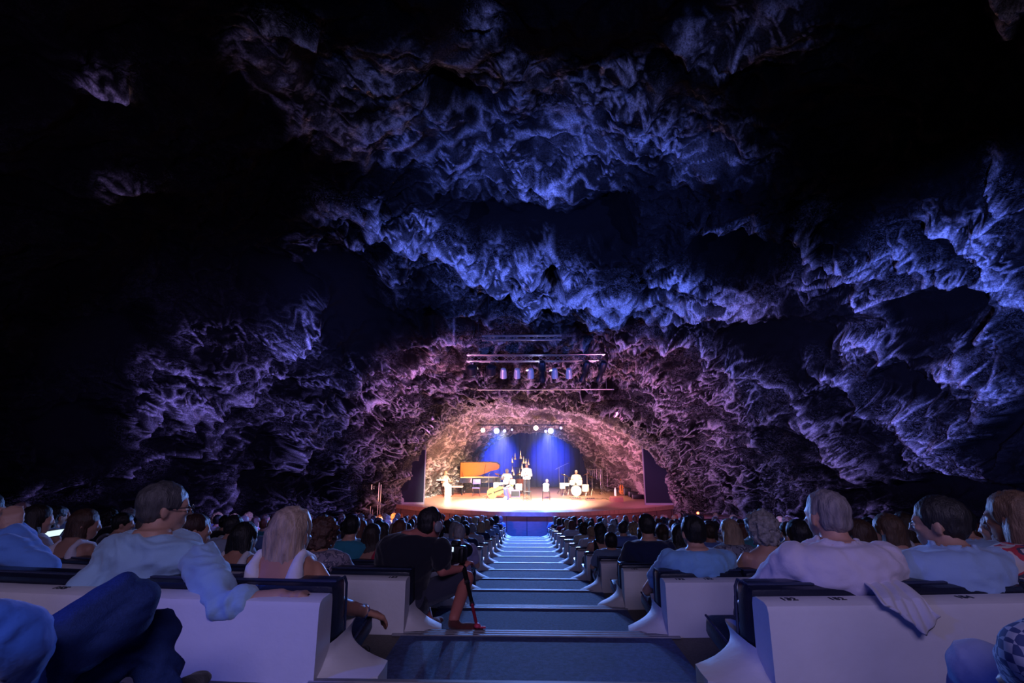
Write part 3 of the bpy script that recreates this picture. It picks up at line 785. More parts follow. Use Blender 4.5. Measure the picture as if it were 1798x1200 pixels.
def hgt_for(py, px, i, D):
    return unproj(px, py, D).z - (Z(TOP[i])-.33)
TAKEN = []
def hero(i, px, top, label, colors={}, rz=None, **kw):
    x, D = x_for(px, i)
    hg = hgt_for(top, px, i, D); kw.setdefault('hgt', hg); kw.setdefault('lean', -.30 if i <= 2 else -.12); kw.setdefault('vox', .0105 if i <= 1 else .013)
    ms, P, M = person_meshes(**kw)
    loc = seat_loc(i, x)
    o = mk_person(ms, loc, (x/RC*1.0 if rz is None else rz), **colors)
    tag(o, label, 'person'); TAKEN.append((i, x))
    if kw.get('face'): eyes(o, M)
    return o, P, M
def rel(o, px, py, D):
    """frame position and distance as a point in the person's own frame"""
    return (Matrix.Translation(o) @ Matrix.Identity(4)).inverted() @ unproj(px, py, D)
# --- the nearest spectators, one by one
# man in light blue shirt with his arm along the bench back
x, D = x_for(292, 1); loc = seat_loc(1, x)
g = lambda px, py, d: unproj(px, py, d) - loc
hg = hgt_for(846, 292, 1, D)
ms, P, M = person_meshes(vox=.0098, hgt=hg, w=1.08, seed=21, hair='short', sleeve='rolled', roll=.42, hyaw=-52, hp=-2, hr=0, tx=-.02,
    hc=(g(291, 893, D-.02)), lean=-.28, shoulder={1: g(352, 985, 2.21), -1: g(220, 988, 2.26)},
    elbow={1: g(394, 1062, 2.00), -1: g(140, 1036, 2.16)}, wrist={1: g(494, 1046, 2.03), -1: g(250, 1050, 2.60)},
    hn={1: (0, .15, 1), -1: (0, 0, 1)}, hd={1: (1, .10, .0), -1: (1, .3, 0)}, curl={1: .18, -1: .5}, wr=.017)
o = mk_person(ms, loc, 0, skin=(.46, .26, .19), hair=(.085, .08, .085), shirt=(.30, .48, .66), lower=(.03, .035, .06))
tag(o, 'man in light blue rolled-sleeve shirt, grey hair, arm stretched along the bench back', 'person'); eyes(o, M); TAKEN.append((1, x)); TAKEN.append((1, x-.4))
m = MB()
for s in (-1, 1): m.tube([HP(M, (s*.02, .112, -.004)), HP(M, (s*.05, .108, .004)), HP(M, (s*.074, .085, .006)), HP(M, (s*.080, .0, .004))], .0022, 6)
for s in (-1, 1):
    for a in range(1): m.tube([HP(M, (s*(.034+.022*math.cos(t)), .112-.01*abs(math.cos(t)), -.006+.017*math.sin(t))) for t in np.linspace(0, 2*math.pi, 15)], .0018, 5, cap=False)
gl = m.build('eyeglasses', mat('spectacle_frame', (.015, .015, .02), .3), None); gl.location = loc
tag(gl, 'thin dark eyeglasses on the grey-haired man in light blue', 'eyeglasses')
# long-haired blonde woman in a white tank top
x, D = x_for(512, 1); loc = seat_loc(1, x); g = lambda px, py, d: unproj(px, py, d) - loc
ms, P, M = person_meshes(vox=.0098, hgt=hgt_for(881, 512, 1, D), w=.86, seed=33, hair='long', sleeve='tank', hyaw=-14, lower='skirt', hc=g(513, 940, D-.02), lean=-.26,
    shoulder={1: g(553, 1004, 2.27), -1: g(458, 1004, 2.30)}, elbow={1: g(590, 1062, 2.25), -1: (-.24, .12, .16)}, wrist={1: g(640, 1074, 2.46), -1: (-.1, .34, .15)}, hd={1: (.6, .5, -.35)}, curl={1: .5},
    knee={1: (.17, .40, .04), -1: (-.1, .42, .10)}, lowmat=pattern_mat('dotted_skirt', (.012, .012, .02), [(.5, .5, .6)], 55, .52), wr=.003)
o = mk_person(ms, loc, 0, skin=(.42, .20, .13), hair=(.50, .36, .27), shirt=(.72, .70, .76))
tag(o, 'woman with long straight blonde hair and white tank top on the aisle seat', 'person'); TAKEN.append((1, x)); TAKEN.append((1, -1.1))
m = MB(); wp = Vector(P['wrist'][1]); d = (Vector(P['wrist'][1])-Vector(P['elbow'][1])).normalized(); m.tube([wp-d*.018, wp-d*.002], [.031, .031], 14)
br = m.build('bracelet', mat('silver', (.8, .8, .85), .25, 1.0)); br.location = loc; tag(br, 'silver bracelet on the wrist of the long-haired blonde woman', 'bracelet')
# bright blue shirt at the left edge
x, D = x_for(-38, 1); loc = seat_loc(1, x); g = lambda px, py, d: unproj(px, py, d) - loc
ms, P, M = person_meshes(vox=.011, hgt=hgt_for(850, -30, 1, D), seed=41, hair='short', sleeve='collar_long', hyaw=-60, hc=g(-34, 905, D+.04), shoulder={1: g(12, 965, 2.4), -1: (-.19, 0, .40)},
    elbow={1: g(84, 1002, 2.42), -1: (-.25, .1, .2)}, wrist={1: g(22, 935, 2.50), -1: (-.1, .3, .2)}, hn={1: (.6, -.6, 0)}, hd={1: (-.3, .1, .95)}, wr=.010)
o = mk_person(ms, loc, 0, skin=(.44, .26, .2), hair=H_BLACK, shirt=(.12, .28, .72)); TAKEN.append((1, x))
tag(o, 'person in saturated blue long-sleeved shirt with a raised hand at the left edge', 'person')
# right side, front bench
hero(1, 1443, 863, 'large man with thin grey hair in a loose lavender-white shirt', dict(skin=(.52, .27, .2), hair=(.30, .26, .28), shirt=(.62, .56, .66)), w=1.12, seed=52, hair='thin', sleeve='collar', hyaw=9, wr=.012, tx=.03,
     elbow={-1: (-.30, .12, .17), 1: (.31, .06, .16)})
hero(1, 1634, 876, 'man with cropped dark hair in a light blue polo shirt, head turned left', dict(skin=(.46, .27, .2), hair=(.03, .028, .03), shirt=(.30, .44, .66)), w=1.06, seed=61, hair='short', sleeve='collar', hyaw=38, face=True, tx=.06, wr=.010)
hero(1, 1778, 867, 'woman with brown bob hair in a red and white floral blouse', dict(skin=TAN, hair=(.20, .12, .08)), w=.92, seed=71, hair='bob', sleeve='short', hyaw=20,
     topmat=pattern_mat('floral_blouse', (.52, .46, .44), [(.45, .04, .06), (.05, .05, .09), (.55, .5, .46), (.35, .03, .05)], 11, .47))
# second bench
hero(2, 1215, 908, 'man with thick dark hair in a sky blue T-shirt, right aisle end', dict(hair=H_BLACK, shirt=(.20, .42, .68)), w=1.08, seed=81, sleeve='short', hyaw=6, wr=.010, elbow={-1: (-.29, .14, .14)})
hero(2, 1334, 903, 'woman with short curly grey hair, bare tanned back and blue halter top', dict(skin=(.42, .22, .15), hair=(.36, .33, .33), shirt=(.04, .16, .50)), w=.88, seed=83, hair='curly', sleeve='halter', hyaw=4)
hero(2, 1400, 915, 'person with a broad head of black hair behind the lavender-shirted man', dict(hair=H_BLACK, shirt=(.1, .2, .42)), w=1.0, seed=85, hyaw=-8)
hero(2, 1503, 914, 'woman with long brown hair just right of the large grey-haired man', dict(hair=(.07, .035, .02), shirt=(.5, .48, .5), skin=TAN), w=.86, seed=87, hair='long', sleeve='tank', hyaw=18)
hero(2, 1562, 905, 'woman with wavy brown hair and white top leaning left', dict(hair=(.11, .06, .035), shirt=(.62, .6, .62)), w=.86, seed=89, hair='wavy', sleeve='short', hyaw=25, tx=-.05)
hero(2, 1680, 890, 'man with black hair and light blue shirt behind the polo-shirted man', dict(hair=H_BLACK, shirt=(.28, .42, .62)), w=1.05, seed=91, hyaw=-4, sleeve='collar')
hero(2, 1748, 903, 'person with reddish hair in a pale top near the right edge', dict(hair=(.2, .08, .06), shirt=(.45, .42, .5)), w=.9, seed=93, hair='bob', hyaw=30, vox=.014)
hero(2, 432, 920, 'woman with shoulder-length black hair in a white sleeveless top', dict(hair=H_BLACK, shirt=(.6, .58, .62), skin=TAN), w=.86, seed=95, hair='straight', sleeve='tank', hyaw=-8)
hero(2, 572, 914, 'woman with brown curls in a patterned blouse on the aisle side', dict(hair=(.10, .045, .035), skin=TAN), w=.9, seed=97, hair='curly', sleeve='short', hyaw=-30,
     topmat=pattern_mat('patterned_blouse', (.22, .18, .24), [(.08, .07, .12), (.32, .26, .3)], 22, .5))
hero(2, 150, 897, 'woman with a long brown ponytail in a white sleeveless top', dict(hair=(.075, .035, .02), shirt=(.62, .58, .64), skin=(.38, .2, .14)), w=.88, seed=99, hair='wavy', sleeve='tank', hyaw=-48)
hero(2, 66, 889, 'woman with dark wavy hair in a grey T-shirt holding a lit phone', dict(hair=(.02, .012, .01), shirt=(.30, .28, .34)), w=.95, seed=101, hair='bob', sleeve='short', hyaw=-42)
hero(2, 345, 905, 'person with dark brown hair right behind the grey-haired man', dict(hair=(.05, .02, .015), shirt=(.03, .05, .12)), w=.95, seed=103, hyaw=-50)
hero(3, 405, 908, 'man with short dark hair in a pale grey shirt on the third bench', dict(hair=(.02, .018, .02), shirt=(.30, .34, .44)), w=1.05, seed=105, hyaw=-12)
hero(3, 207, 904, 'person with black hair and dark top looking right on the third bench', dict(hair=H_BLACK, shirt=(.03, .03, .06)), w=1, seed=107, hyaw=-50)
hero(3, 250, 908, 'person with grey-brown hair left of the grey-haired man', dict(hair=(.12, .09, .07), shirt=(.05, .06, .12)), w=1, seed=109, hyaw=-20)
hero(3, 20, 886, 'person with pinkish light hair at the left edge', dict(hair=(.35, .2, .2), shirt=(.1, .1, .15)), w=.95, seed=111, hair='bob', hyaw=-30)
hero(3, 614, 908, 'man with black hair in a teal shirt', dict(hair=H_BLACK, shirt=(.03, .20, .28)), w=1.0, seed=113, hyaw=6, sleeve='short')
hero(3, 651, 924, 'woman with straight dark brown hair in a red sleeveless top', dict(hair=(.035, .02, .016), shirt=(.36, .02, .05), skin=(.34, .17, .12)), w=.86, seed=115, hair='straight', sleeve='tank', hyaw=0)
hero(3, 1138, 906, 'broad man with short dark hair in a plain navy shirt', dict(hair=(.015, .012, .012), shirt=(.012, .018, .06)), w=1.08, seed=117, hyaw=-4, sleeve='short')
hero(3, 1285, 915, 'woman with a smooth ash blond bob in a patterned top', dict(hair=(.36, .24, .16)), w=.88, seed=119, hair='bob', hyaw=10, topmat=pattern_mat('leaf_top', (.2, .2, .26), [(.06, .06, .1), (.3, .3, .36)], 24, .5))
hero(3, 1196, 925, 'woman with long dark hair between the navy and sky blue shirts', dict(hair=H_BLACK, shirt=(.08, .2, .3)), w=.86, seed=121, hair='straight', hyaw=0)
hero(4, 1073, 938, 'person with short black hair in a slate T-shirt, low on the aisle seat', dict(hair=H_BLACK, shirt=(.14, .20, .32)), w=.92, seed=123, hyaw=0, sleeve='short')
hero(4, 801, 922, 'man with cropped silver hair in a lilac shirt in front of the photographer', dict(hair=(.42, .38, .40), shirt=(.34, .30, .50)), w=1.0, seed=125, hair='thin', hyaw=12, tx=.05, sleeve='collar')
# --- photographer sitting sideways on the aisle end of the second bench
SP = Vector((-.97, 3.72, Z(TOP[2])-.30)); g = lambda px, py, d: unproj(px, py, d) - SP
hcp = g(757, 921, 3.72)
b0 = dict(vox=.011, hgt=.74, w=1.12, seed=131, hair='thin', sleeve='short', lower='shorts', hc=hcp, hyaw=-42, hp=-10, tx=.16, lean=.0,
    shoulder={1: g(775, 966, 3.68), -1: g(708, 968, 3.78)}, elbow={1: g(776, 1003, 3.62), -1: g(700, 1010, 4.0)}, wrist={1: g(806, 1000, 3.75), -1: g(790, 992, 4.0)}, hd={1: (.5, .6, .35), -1: (.7, .2, .5)}, curl={1: .8, -1: .8}, hn={1: (-.4, -.4, .8)},
    knee={1: g(820, 1016, 3.78), -1: (.05, .46, .08)}, ankle={1: g(797, 1086, 3.50), -1: g(752, 1088, 3.85)}, foot={1: (.95, -.1, 0), -1: (.3, .95, 0)}, wr=.008)
ms, P, M = person_meshes(**b0)
o = mk_person(ms, SP, 0, skin=(.48, .16, .13), hair=(.02, .015, .02), shirt=(.012, .012, .022), lower=(.035, .035, .06), shoes=(.10, .03, .03))
tag(o, 'photographer in black T-shirt and dark shorts leaning into the aisle, bare leg out', 'person'); TAKEN += [(2, -1.1), (2, -1.4)]
eyes(o, M)
m = MB()
m.tube([HP(M, (s_*.088*math.cos(a) if False else .088*math.cos(a), -.01, .02+.098*math.sin(a))) for s_ in (1,) for a in np.linspace(.05, math.pi-.05, 13)], .007, 8)
hpn = m.build('headband', M_STEEL)
hp = empty('headphones', SP); hpn.parent = hp
for s in (-1, 1):
    m = MB(); ball_in(m, M, (s*.090, -.004, -.008), (.018, .034, .040)); m.build('ear_cup', mat('grey_plastic', (.22, .22, .26), .4), hp)
tag(hp, 'over-ear headphones worn by the photographer in black', 'headphones')
# his camera with long lens, on a monopod
cp = unproj(800, 972, 3.80)
cm = empty('camera', cp)
m = MB(); m.box((0, 0, 0), (.15, .09, .11), bev=.015); m.box((0, 0, .07), (.06, .07, .04), bev=.012); m.box((.06, -.01, -.01), (.04, .11, .10), bev=.014); m.build('camera_body', M_STEEL, cm)
m = MB(); m.lathe([(.036, 0), (.040, .03), (.040, .08), (.046, .09), (.046, .17), (.052, .18), (.052, .21), (.045, .215)], (0, .04, 0), 18, Euler((R(-90), 0, 0)).to_matrix().to_4x4()); m.build('lens', M_STEEL, cm)
m = MB(); m.box((-.03, -.052, .03), (.06, .004, .03)); m.build('display', glow('camera_display', (.55, .7, .9), 1.6), cm)
cm.rotation_euler = (R(-6), 0, R(-12))
tag(cm, 'black camera with a long lens held by the photographer in black', 'camera')
mp_ = empty('monopod'); top = unproj(812, 985, 3.80); foot = unproj(838, 1106, 3.44); foot.z = Z(FL[2])+.012
d = foot-top
def mono(a, b, r, nm, mt, par):
    m = MB(); m.tube([top+d*a, top+d*b], r, 10); return m.build(nm, mt, par)
mono(0, .34, .017, 'upper_tube', M_STEEL, mp_); mono(.34, .37, .021, 'clamp', M_ALU, mp_); mono(.37, .66, .014, 'middle_tube', M_STEEL, mp_); mono(.66, .69, .018, 'clamp', M_ALU, mp_); mono(.69, .95, .011, 'lower_tube', mat('red_anodised', (.55, .04, .10), .3, .6), mp_)
m = MB(); m.ball(foot+Vector((0, 0, .012)), (.022, .022, .016)); m.box(foot+Vector((.03, 0, .004)), (.05, .016, .012), bev=.004); m.build('rubber_foot', mat('red_rubber', (.6, .05, .12), .5), mp_)
tag(mp_, 'camera monopod with a red foot standing in the aisle', 'monopod')
# --- legs of the two people beside the camera
SP = Vector((-1.36, .98, Z(-.68))); g = lambda px, py, d: unproj(px, py, d) - SP
ms, P, M = person_meshes(vox=.010, hgt=.70, w=1.1, seed=141, hair='short', sleeve='long', lower='trousers', lowmat=M_DENIM, lean=-.35, tx=-.25, lwr=.013, hyaw=-10,
    elbow={1: g(30, 1120, 1.02), -1: (-.3, 0, .2)}, wrist={1: g(20, 1235, 1.15), -1: (-.05, .2, .18)}, hd={1: (.5, .8, -.4)},
    knee={1: g(222, 1062, 1.36), -1: g(262, 1120, 1.52)}, ankle={1: g(120, 1225, 1.58), -1: g(283, 1205, 1.50)}, wr=.012)
o = mk_person(ms, SP, 0, hair=H_BLACK, shirt=(.05, .16, .60), lower=(.02, .045, .17), skin=(.4, .25, .2))
tag(o, 'person at the bottom left in a blue top with raised knee in dark jeans', 'person'); TAKEN.append((0, -1.16))
SP = Vector((1.30, .98, Z(-.66))); g = lambda px, py, d: unproj(px, py, d) - SP
ms, P, M = person_meshes(vox=.010, hgt=.76, w=1.0, seed=151, hair='short', sleeve='long', lean=-.2, hyaw=10,
    elbow={-1: g(1815, 1150, .98), 1: (.3, .1, .2)}, wrist={-1: g(1806, 1190, 1.12), 1: (.1, .3, .16)},
    knee={-1: g(1725, 1180, 1.36), 1: g(1840, 1185, 1.40)}, ankle={-1: g(1715, 1290, 1.50), 1: g(1830, 1290, 1.5)}, wr=.006, topmat=check_mat())
o = mk_person(ms, SP, 0, hair=H_GREY, lower=(.30, .36, .60), skin=(.4, .25, .2))
tag(o, 'person at the bottom right in pale blue trousers and a checked shirt', 'person'); TAKEN.append((0, 1.3))
# glowing phone, towel
def cloth_item():
    rows = []; x0 = unproj(1545, 1050, 1.98).x
    zt = Z(TOP[1])
    path = [(.30, -.02), (.20, .03), (.11, .025), (.04, .022), (-.012, .012), (-.022, -.035), (-.026, -.10)]
    for k, (yy, zz) in enumerate(path):
        row = []
        for t in np.linspace(0, 1, 26):
            x = x0 + .17*t + (.05*t if k > 3 else 0)*.3 + .02*math.sin(k)
            lim = 1.0 - max(0, k-4)*.5*abs(t-.62)*1.9
            zq = zz if k < 5 else zz*max(lim, .02)*(1 if t > .2 else t*5)
            row.append((x + .01*math.sin(k*1.2), ry(1, x)+yy + .006*math.sin(t*30+k) - (.010 if k > 4 else 0), zt + zq + (.006*math.sin(t*22+k*.7)+.006 if k < 5 else 0)))
        rows.append(row)
    m = MB(); m.grid(rows); me = m.mesh('towel', M_CLOTH); o = mesh_obj('jacket', me); o.color = (.58, .56, .62, 1)
    so = o.modifiers.new('t', 'SOLIDIFY'); so.thickness = .008; so.offset = 1; sb = o.modifiers.new('s', 'SUBSURF'); sb.levels = 1; sb.render_levels = 1
    tag(o, 'crumpled pale jacket draped over the white bench back', 'jacket')
cloth_item()
ph = empty('smartphone', unproj(93, 938, 4.3)); m = MB(); m.box((0, 0, 0), (.15, .078, .009), bev=.004); m.build('phone_body', M_STEEL, ph)
m = MB(); m.box((0, 0, .0052), (.135, .068, .001)); m.build('screen', glow('phone_screen', (.62, .8, .85), 1.3), ph); ph.rotation_euler = (R(38), R(-8), R(12))
tag(ph, 'lit smartphone held by the woman with dark wavy hair', 'smartphone')
# --- the rest of the audience
PROT = []
def protos():
    L_ = [('short', 'short', 1.05, 0), ('short', 'collar', 1.08, -14), ('short', 'short', 1.0, 16), ('thin', 'collar', 1.05, 5), ('thin', 'short', 1.02, -18),
          ('bob', 'short', .88, 8), ('bob', 'tank', .86, -20), ('long', 'short', .86, 0), ('wavy', 'tank', .86, 15), ('straight', 'short', .87, -8), ('curly', 'short', .9, 6), ('pony', 'tank', .86, -10), ('bun', 'short', .87, 12), ('afro', 'short', .95, 0)]
    for q, (h, s, w_, yw) in enumerate(L_):
        ms, P, M = person_meshes(hair=h, sleeve=s, w=w_, hyaw=yw, seed=200+q*7, vox=.0165)
        PROT.append((h, s, w_, ms))
protos()
HN = {'short': 'short', 'thin': 'cropped', 'bob': 'bobbed', 'long': 'long', 'wavy': 'long wavy', 'straight': 'straight', 'curly': 'curly', 'pony': 'tied-back', 'bun': 'pinned-up', 'afro': 'bushy'}
rnd = random.Random(7)
def in_frame(p, m=.16):
    px, py = project(np.array([p.x]), np.array([p.y]), np.array([p.z]))
    return -1798*m < px[0] < 1798*(1+m) and p.y > .5
CROWD = 0
for i in range(1, 15):
    for s in (-1, 1):
        for j in range(13):
            x = s*(AISLE + PITCH_S*(j+.5)) + rnd.uniform(-.06, .06)
            if abs(x) > endx(i, s)-.5: continue
            h, sl, w_, ms = rnd.choice(PROT); rr = rnd.random(); col, cn = rnd.choice(SHIRTS[:6] if rnd.random() < .7 else SHIRTS)
            hair = rnd.choice([H_BLACK, H_BROWN, H_BROWN, H_BLACK, H_GREY, H_BLOND, H_RED] if h != 'thin' else [H_GREY, H_WHITE, H_BROWN])
            sc = rnd.uniform(.95, 1.06); yaw = rnd.gauss(0, .12); dx_ = rnd.uniform(-.03, .03); skin = rnd.choice([SKIN, TAN, (.42, .24, .17)])
            lim = .42 if i <= 4 else .3
            if any(r == i and abs(xx-x) < lim for r, xx in TAKEN): continue
            if i == 1 and abs(x) < 3.4: continue
            if i == 2 and abs(x) < 3.6: continue
            if i == 3 and (-3.9 < x < -.8 or (.8 < x < 2.9)) and rnd.random() < .6: continue
            if rr < (.05 if i > 4 else .12): continue
            loc = seat_loc(i, x, .42+dx_)
            if not in_frame(loc): continue
            loc.z -= .01
            o = mk_person(ms, loc, x/RC+yaw, sc, skin, hair, col)
            far = 15-i
            tag(o, 'spectator, %s %s hair, %s top, %s row from stage, %s %s of aisle' % (HN[h], HAIRN[hair], cn, NTH[far-1], NTH[j], 'right' if s > 0 else 'left'), 'person', 'seated audience')
            CROWD += 1
print('crowd', CROWD)
# ------------------------------------------------------------------ stage
ZS = Z(-2.68)
M_WOOD = mat('stage_wood', (.48, .25, .17), .32, var=.3, scale=3, bump=.001, bscale=40, stretch=(1, 14, 1), spec=.5)
M_PANEL = mat('red_brown_panel', (.26, .13, .11), .5, var=.25, scale=4, stretch=(1, 1, 8))
M_DRAPE = mat('dark_navy_drape', (.010, .012, .028), .85, var=.1, scale=3)
M_CURT = mat('blue_backdrop', (.022, .028, .11), .9, var=.12, scale=2)
def edge_y(x): return 21.35 + (x-.3)**2/16.0
def sp(px, D, z=0):
    """point on the stage deck seen in that frame column"""
    p = unproj(px, 880, D)
    return Vector((p.x, D, ZS+z))
def build_stage():
    xs = np.linspace(-8.2, 9.4, 60)
    m = MB()
    rows = [[(x, edge_y(x), ZS) for x in xs], [(x, 36.0, ZS) for x in xs]]
    m.grid(rows)
    m.grid([[(x, edge_y(x), ZS) for x in xs], [(x, edge_y(x), ZS-.17) for x in xs], [(x, edge_y(x)+.16, ZS-.17) for x in xs]])
    r = empty('stage'); m.build('deck', M_WOOD, r)
    m = MB(); m.grid([[(x, edge_y(x)+.16, ZS-.17) for x in xs], [(x, edge_y(x)+.16, Z(-3.65)) for x in xs]])
    f = m.build('front_panel', M_PANEL, r)
    m = MB()
    for k in range(-9, 12): x = k*.85; m.box((x, edge_y(x)+.152, (ZS-.17+Z(-3.65))/2), (.02, .02, .78))
    m.build('panel_joint', M_STEEL, f)
    tag(r, 'broad curved stage of polished reddish wood under the cave arch', 'stage')
build_stage()
def drape(name, x0, x1, y, z0, z1, label, mt, amp=.03, n=60, cat='curtain'):
    rows = []
    for z in np.linspace(z0, z1, 5):
        rows.append([(x, y + amp*math.sin(x*14) + amp*.5*math.sin(x*31), z) for x in np.linspace(x0, x1, n)])
    m = MB(); m.grid(rows); m.grid([[(p[0], p[1]+.02, p[2]) for p in r_] for r_ in rows]); o = m.build(name, mt); tag(o, label, cat); return o
drape('backdrop_curtain', -5.4, 6.2, 34.4, ZS, ZS+4.3, 'wide blue-lit curtain closing the cave behind the musicians', M_CURT, .05, 150)
def leg_panel(s, x0, x1, label):
    r = empty('masking_panel', ((x0+x1)/2, 24.2, ZS)); w_ = abs(x1-x0)
    m = MB(); m.box((0, 0, 2.6), (w_, .05, 5.2)); m.build('black_cloth', M_DRAPE, r)
    m = MB(); m.box((-s*w_/2, -.02, 2.6), (.05, .07, 5.2), bev=.005); m.box((0, -.02, .04), (w_, .09, .08)); m.build('edge_frame', mat('grey_frame', (.3, .28, .34), .5), r)
    tag(r, label, 'stage panel')
leg_panel(-1, -7.6, -4.92, 'tall dark masking panel at the left side of the stage')
leg_panel(1, 5.62, 8.2, 'tall dark masking panel at the right side of the stage')
# ---- lighting bars
def truss(name, x0, x1, y, z, label, sz=.16):
    r = empty(name, ((x0+x1)/2, y, z)); L_ = abs(x1-x0)
    m = MB()
    for a, b in ((sz, sz), (sz, -sz), (-sz, sz), (-sz, -sz)): m.tube([(-L_/2, a, b), (L_/2, a, b)], .018, 6)
    m.build('chord', M_ALU, r); n = int(L_/.3)
    for sd in (-1, 1):
        m = MB(); m.tube([(-L_/2+k*L_/n, sd*sz, (sz if k % 2 else -sz)*sd) for k in range(n+1)], .009, 5); m.build('bracing', M_ALU, r)
    m = MB()
    for sx in (-.42, .42): m.tube([(L_*sx, 0, sz), (L_*sx, 0, 3.0)], .008, 5)
    m.build('suspension_cable', M_STEEL, r)
    tag(r, label, 'truss'); return r
tp0, tp1 = unproj(820, 630, 17), unproj(1062, 630, 17)
truss('lighting_truss', tp0.x, tp1.x, 17, tp0.z, 'long aluminium lighting truss across the arch in front of the stage', .11)
q0, q1 = unproj(846, 594, 15.8), unproj(986, 594, 15.8)
truss('lighting_bar', q0.x, q1.x, 15.8, q0.z, 'short upper lighting bar above the main truss', .07)
b0, b1 = unproj(838, 685, 19.5), unproj(1078, 685, 19.5)
m = MB(); m.tube([(b0.x, 19.5, b0.z), (b1.x, 19.5, b0.z)], .02, 8)
for x in (b0.x+.3, b1.x-.3): m.tube([(x, 19.5, b0.z), (x, 19.5, b0.z+2)], .006, 5)
o = m.build('cable_bar', M_ALU); tag(o, 'thin horizontal metal bar hanging below the truss spotlights', 'bar')
def fixture(kind, loc, tgt, label, group=None, lens=None, sc=1.0, lit=0):
    r = empty('spotlight', loc); d = Vector(tgt)-Vector(loc)
    r.rotation_euler = d.to_track_quat('Y', 'Z').to_euler()
    m = MB()
    RX = Euler((R(-90), 0, 0)).to_matrix().to_4x4()
    if kind == 'profile': prof = [(.07, -.28), (.095, -.24), (.10, -.02), (.07, .02), (.07, .22), (.085, .24), (.085, .32)]
    elif kind == 'par': prof = [(.05, -.20), (.09, -.17), (.115, -.02), (.12, .14), (.125, .16)]
    else: prof = [(.10, -.15), (.13, -.12), (.13, .08), (.11, .1)]
    m.lathe([(a*sc, b*sc) for a, b in prof], (0, 0, 0), 16, RX); m.build('housing', M_STEEL if kind != 'par' else mat('silver_can', (.7, .68, .62), .3, .5), r)
    m = MB(); m.tube([(-.16*sc, 0, 0), (-.16*sc, 0, .22*sc), (.16*sc, 0, .22*sc), (.16*sc, 0, 0)], .012, 6); m.box((0, 0, .27*sc), (.05, .05, .10)); m.build('yoke', M_STEEL, r)
    m = MB(); e = prof[-1]; m.lathe([(e[0]*.9*sc, e[1]*sc), (e[0]*.5*sc, (e[1]+.015)*sc)], (0, 0, 0), 16, RX)
    m.build('lens', lens or mat('dark_lens', (.05, .05, .08), .1, spec=.8), r)
    tag(r, label, 'spotlight', group); return r
zt_ = tp0.z
kinds = [(828, 'mover', 'boxy dark spotlight at the left end of the truss'), (862, 'mover', 'second dark spotlight from the left on the truss'), (884, 'par', 'leftmost of the five silver spotlights on the truss'), (908, 'par', 'second silver spotlight from the left on the truss'),
         (932, 'par', 'middle silver spotlight on the truss, left of the dark one'), (952, 'profile', 'slim dark spotlight near the middle of the truss'), (974, 'par', 'second silver spotlight from the right on the truss'), (999, 'par', 'rightmost silver spotlight on the truss'),
         (1027, 'profile', 'dark spotlight second from the right end of the truss'), (1056, 'profile', 'dark spotlight at the right end of the truss')]
for px, k, lb in kinds:
    p = unproj(px, 657 if k == 'par' else 653, 17)
    fixture(k, (p.x, 17, p.z+.02), (p.x*1.2 + (-1.5 if px > 1010 else 0), 20.5, ZS+ (1.2 if k != 'par' else .6)), lb, sc=1.35 if k != 'par' else 1.0)
# ---- lit lamps above the performers
LZ = unproj(900, 757, 27).z
pA, pB = unproj(838, 757, 27), unproj(996, 757, 27)
m = MB(); m.tube([(pA.x, 27.05, LZ+.32), (pB.x, 27.05, LZ+.32)], .03, 8)
for x in (pA.x+.2, (pA.x+pB.x)/2, pB.x-.2): m.tube([(x, 27.05, LZ+.32), (x, 27.05, LZ+1.4)], .01, 5)
o = m.build('lamp_bar', M_STEEL); tag(o, 'dark pipe over the stage that carries the glaring lamps', 'bar')
G_W = glow('warm_lens', (1, .72, .45), 9); G_B = glow('blue_lens', (.10, .34, 1.0), 9); G_S = glow('small_lens', (.45, .55, 1.0), 2.0)
lit = [(848, 756, G_W, 1.0, 'leftmost glaring warm lamp above the stage'), (872, 757, G_B, 1.25, 'left glaring blue lamp above the stage'), (941, 752, G_W, 1.1, 'right glaring warm lamp above the stage'), (967, 757, G_B, 1.3, 'right glaring blue lamp above the stage'),
       (886, 757, G_S, .7, 'small dim lamp just right of the left blue lamp'), (899, 755, G_S, .5, 'small dim lamp between the blue and warm lamps'), (958, 758, G_S, .6, 'small bluish lamp just left of the right blue lamp'), (985, 752, G_S, .6, 'small bluish lamp at the right end of the pipe')]
for px, py, gm, s_, lb in lit:
    p = unproj(px, py, 27); fixture('par', (p.x, 27, p.z), (CAMX*0+p.x*.5, 12, ZS+3.2), lb, lens=gm, sc=s_)
# ---- musicians
def smat(n, c, **k): return mat(n, c, **k)
def musician(loc, label, rz, colors, **kw):
    kw.setdefault('vox', .015); ms, P, M = person_meshes(**kw)
    o = mk_person(ms, loc, rz, 1.0, **colors); tag(o, label, 'person', 'musicians on stage'); return o
def stand_kw(h=.80, **k):
    d = dict(hgt=.84, knee={1: (.11, .03, -.42), -1: (-.11, .03, -.42)}, ankle={1: (.13, -.02, -.84), -1: (-.13, -.02, -.84)}); d.update(k); return d
FACE = math.pi
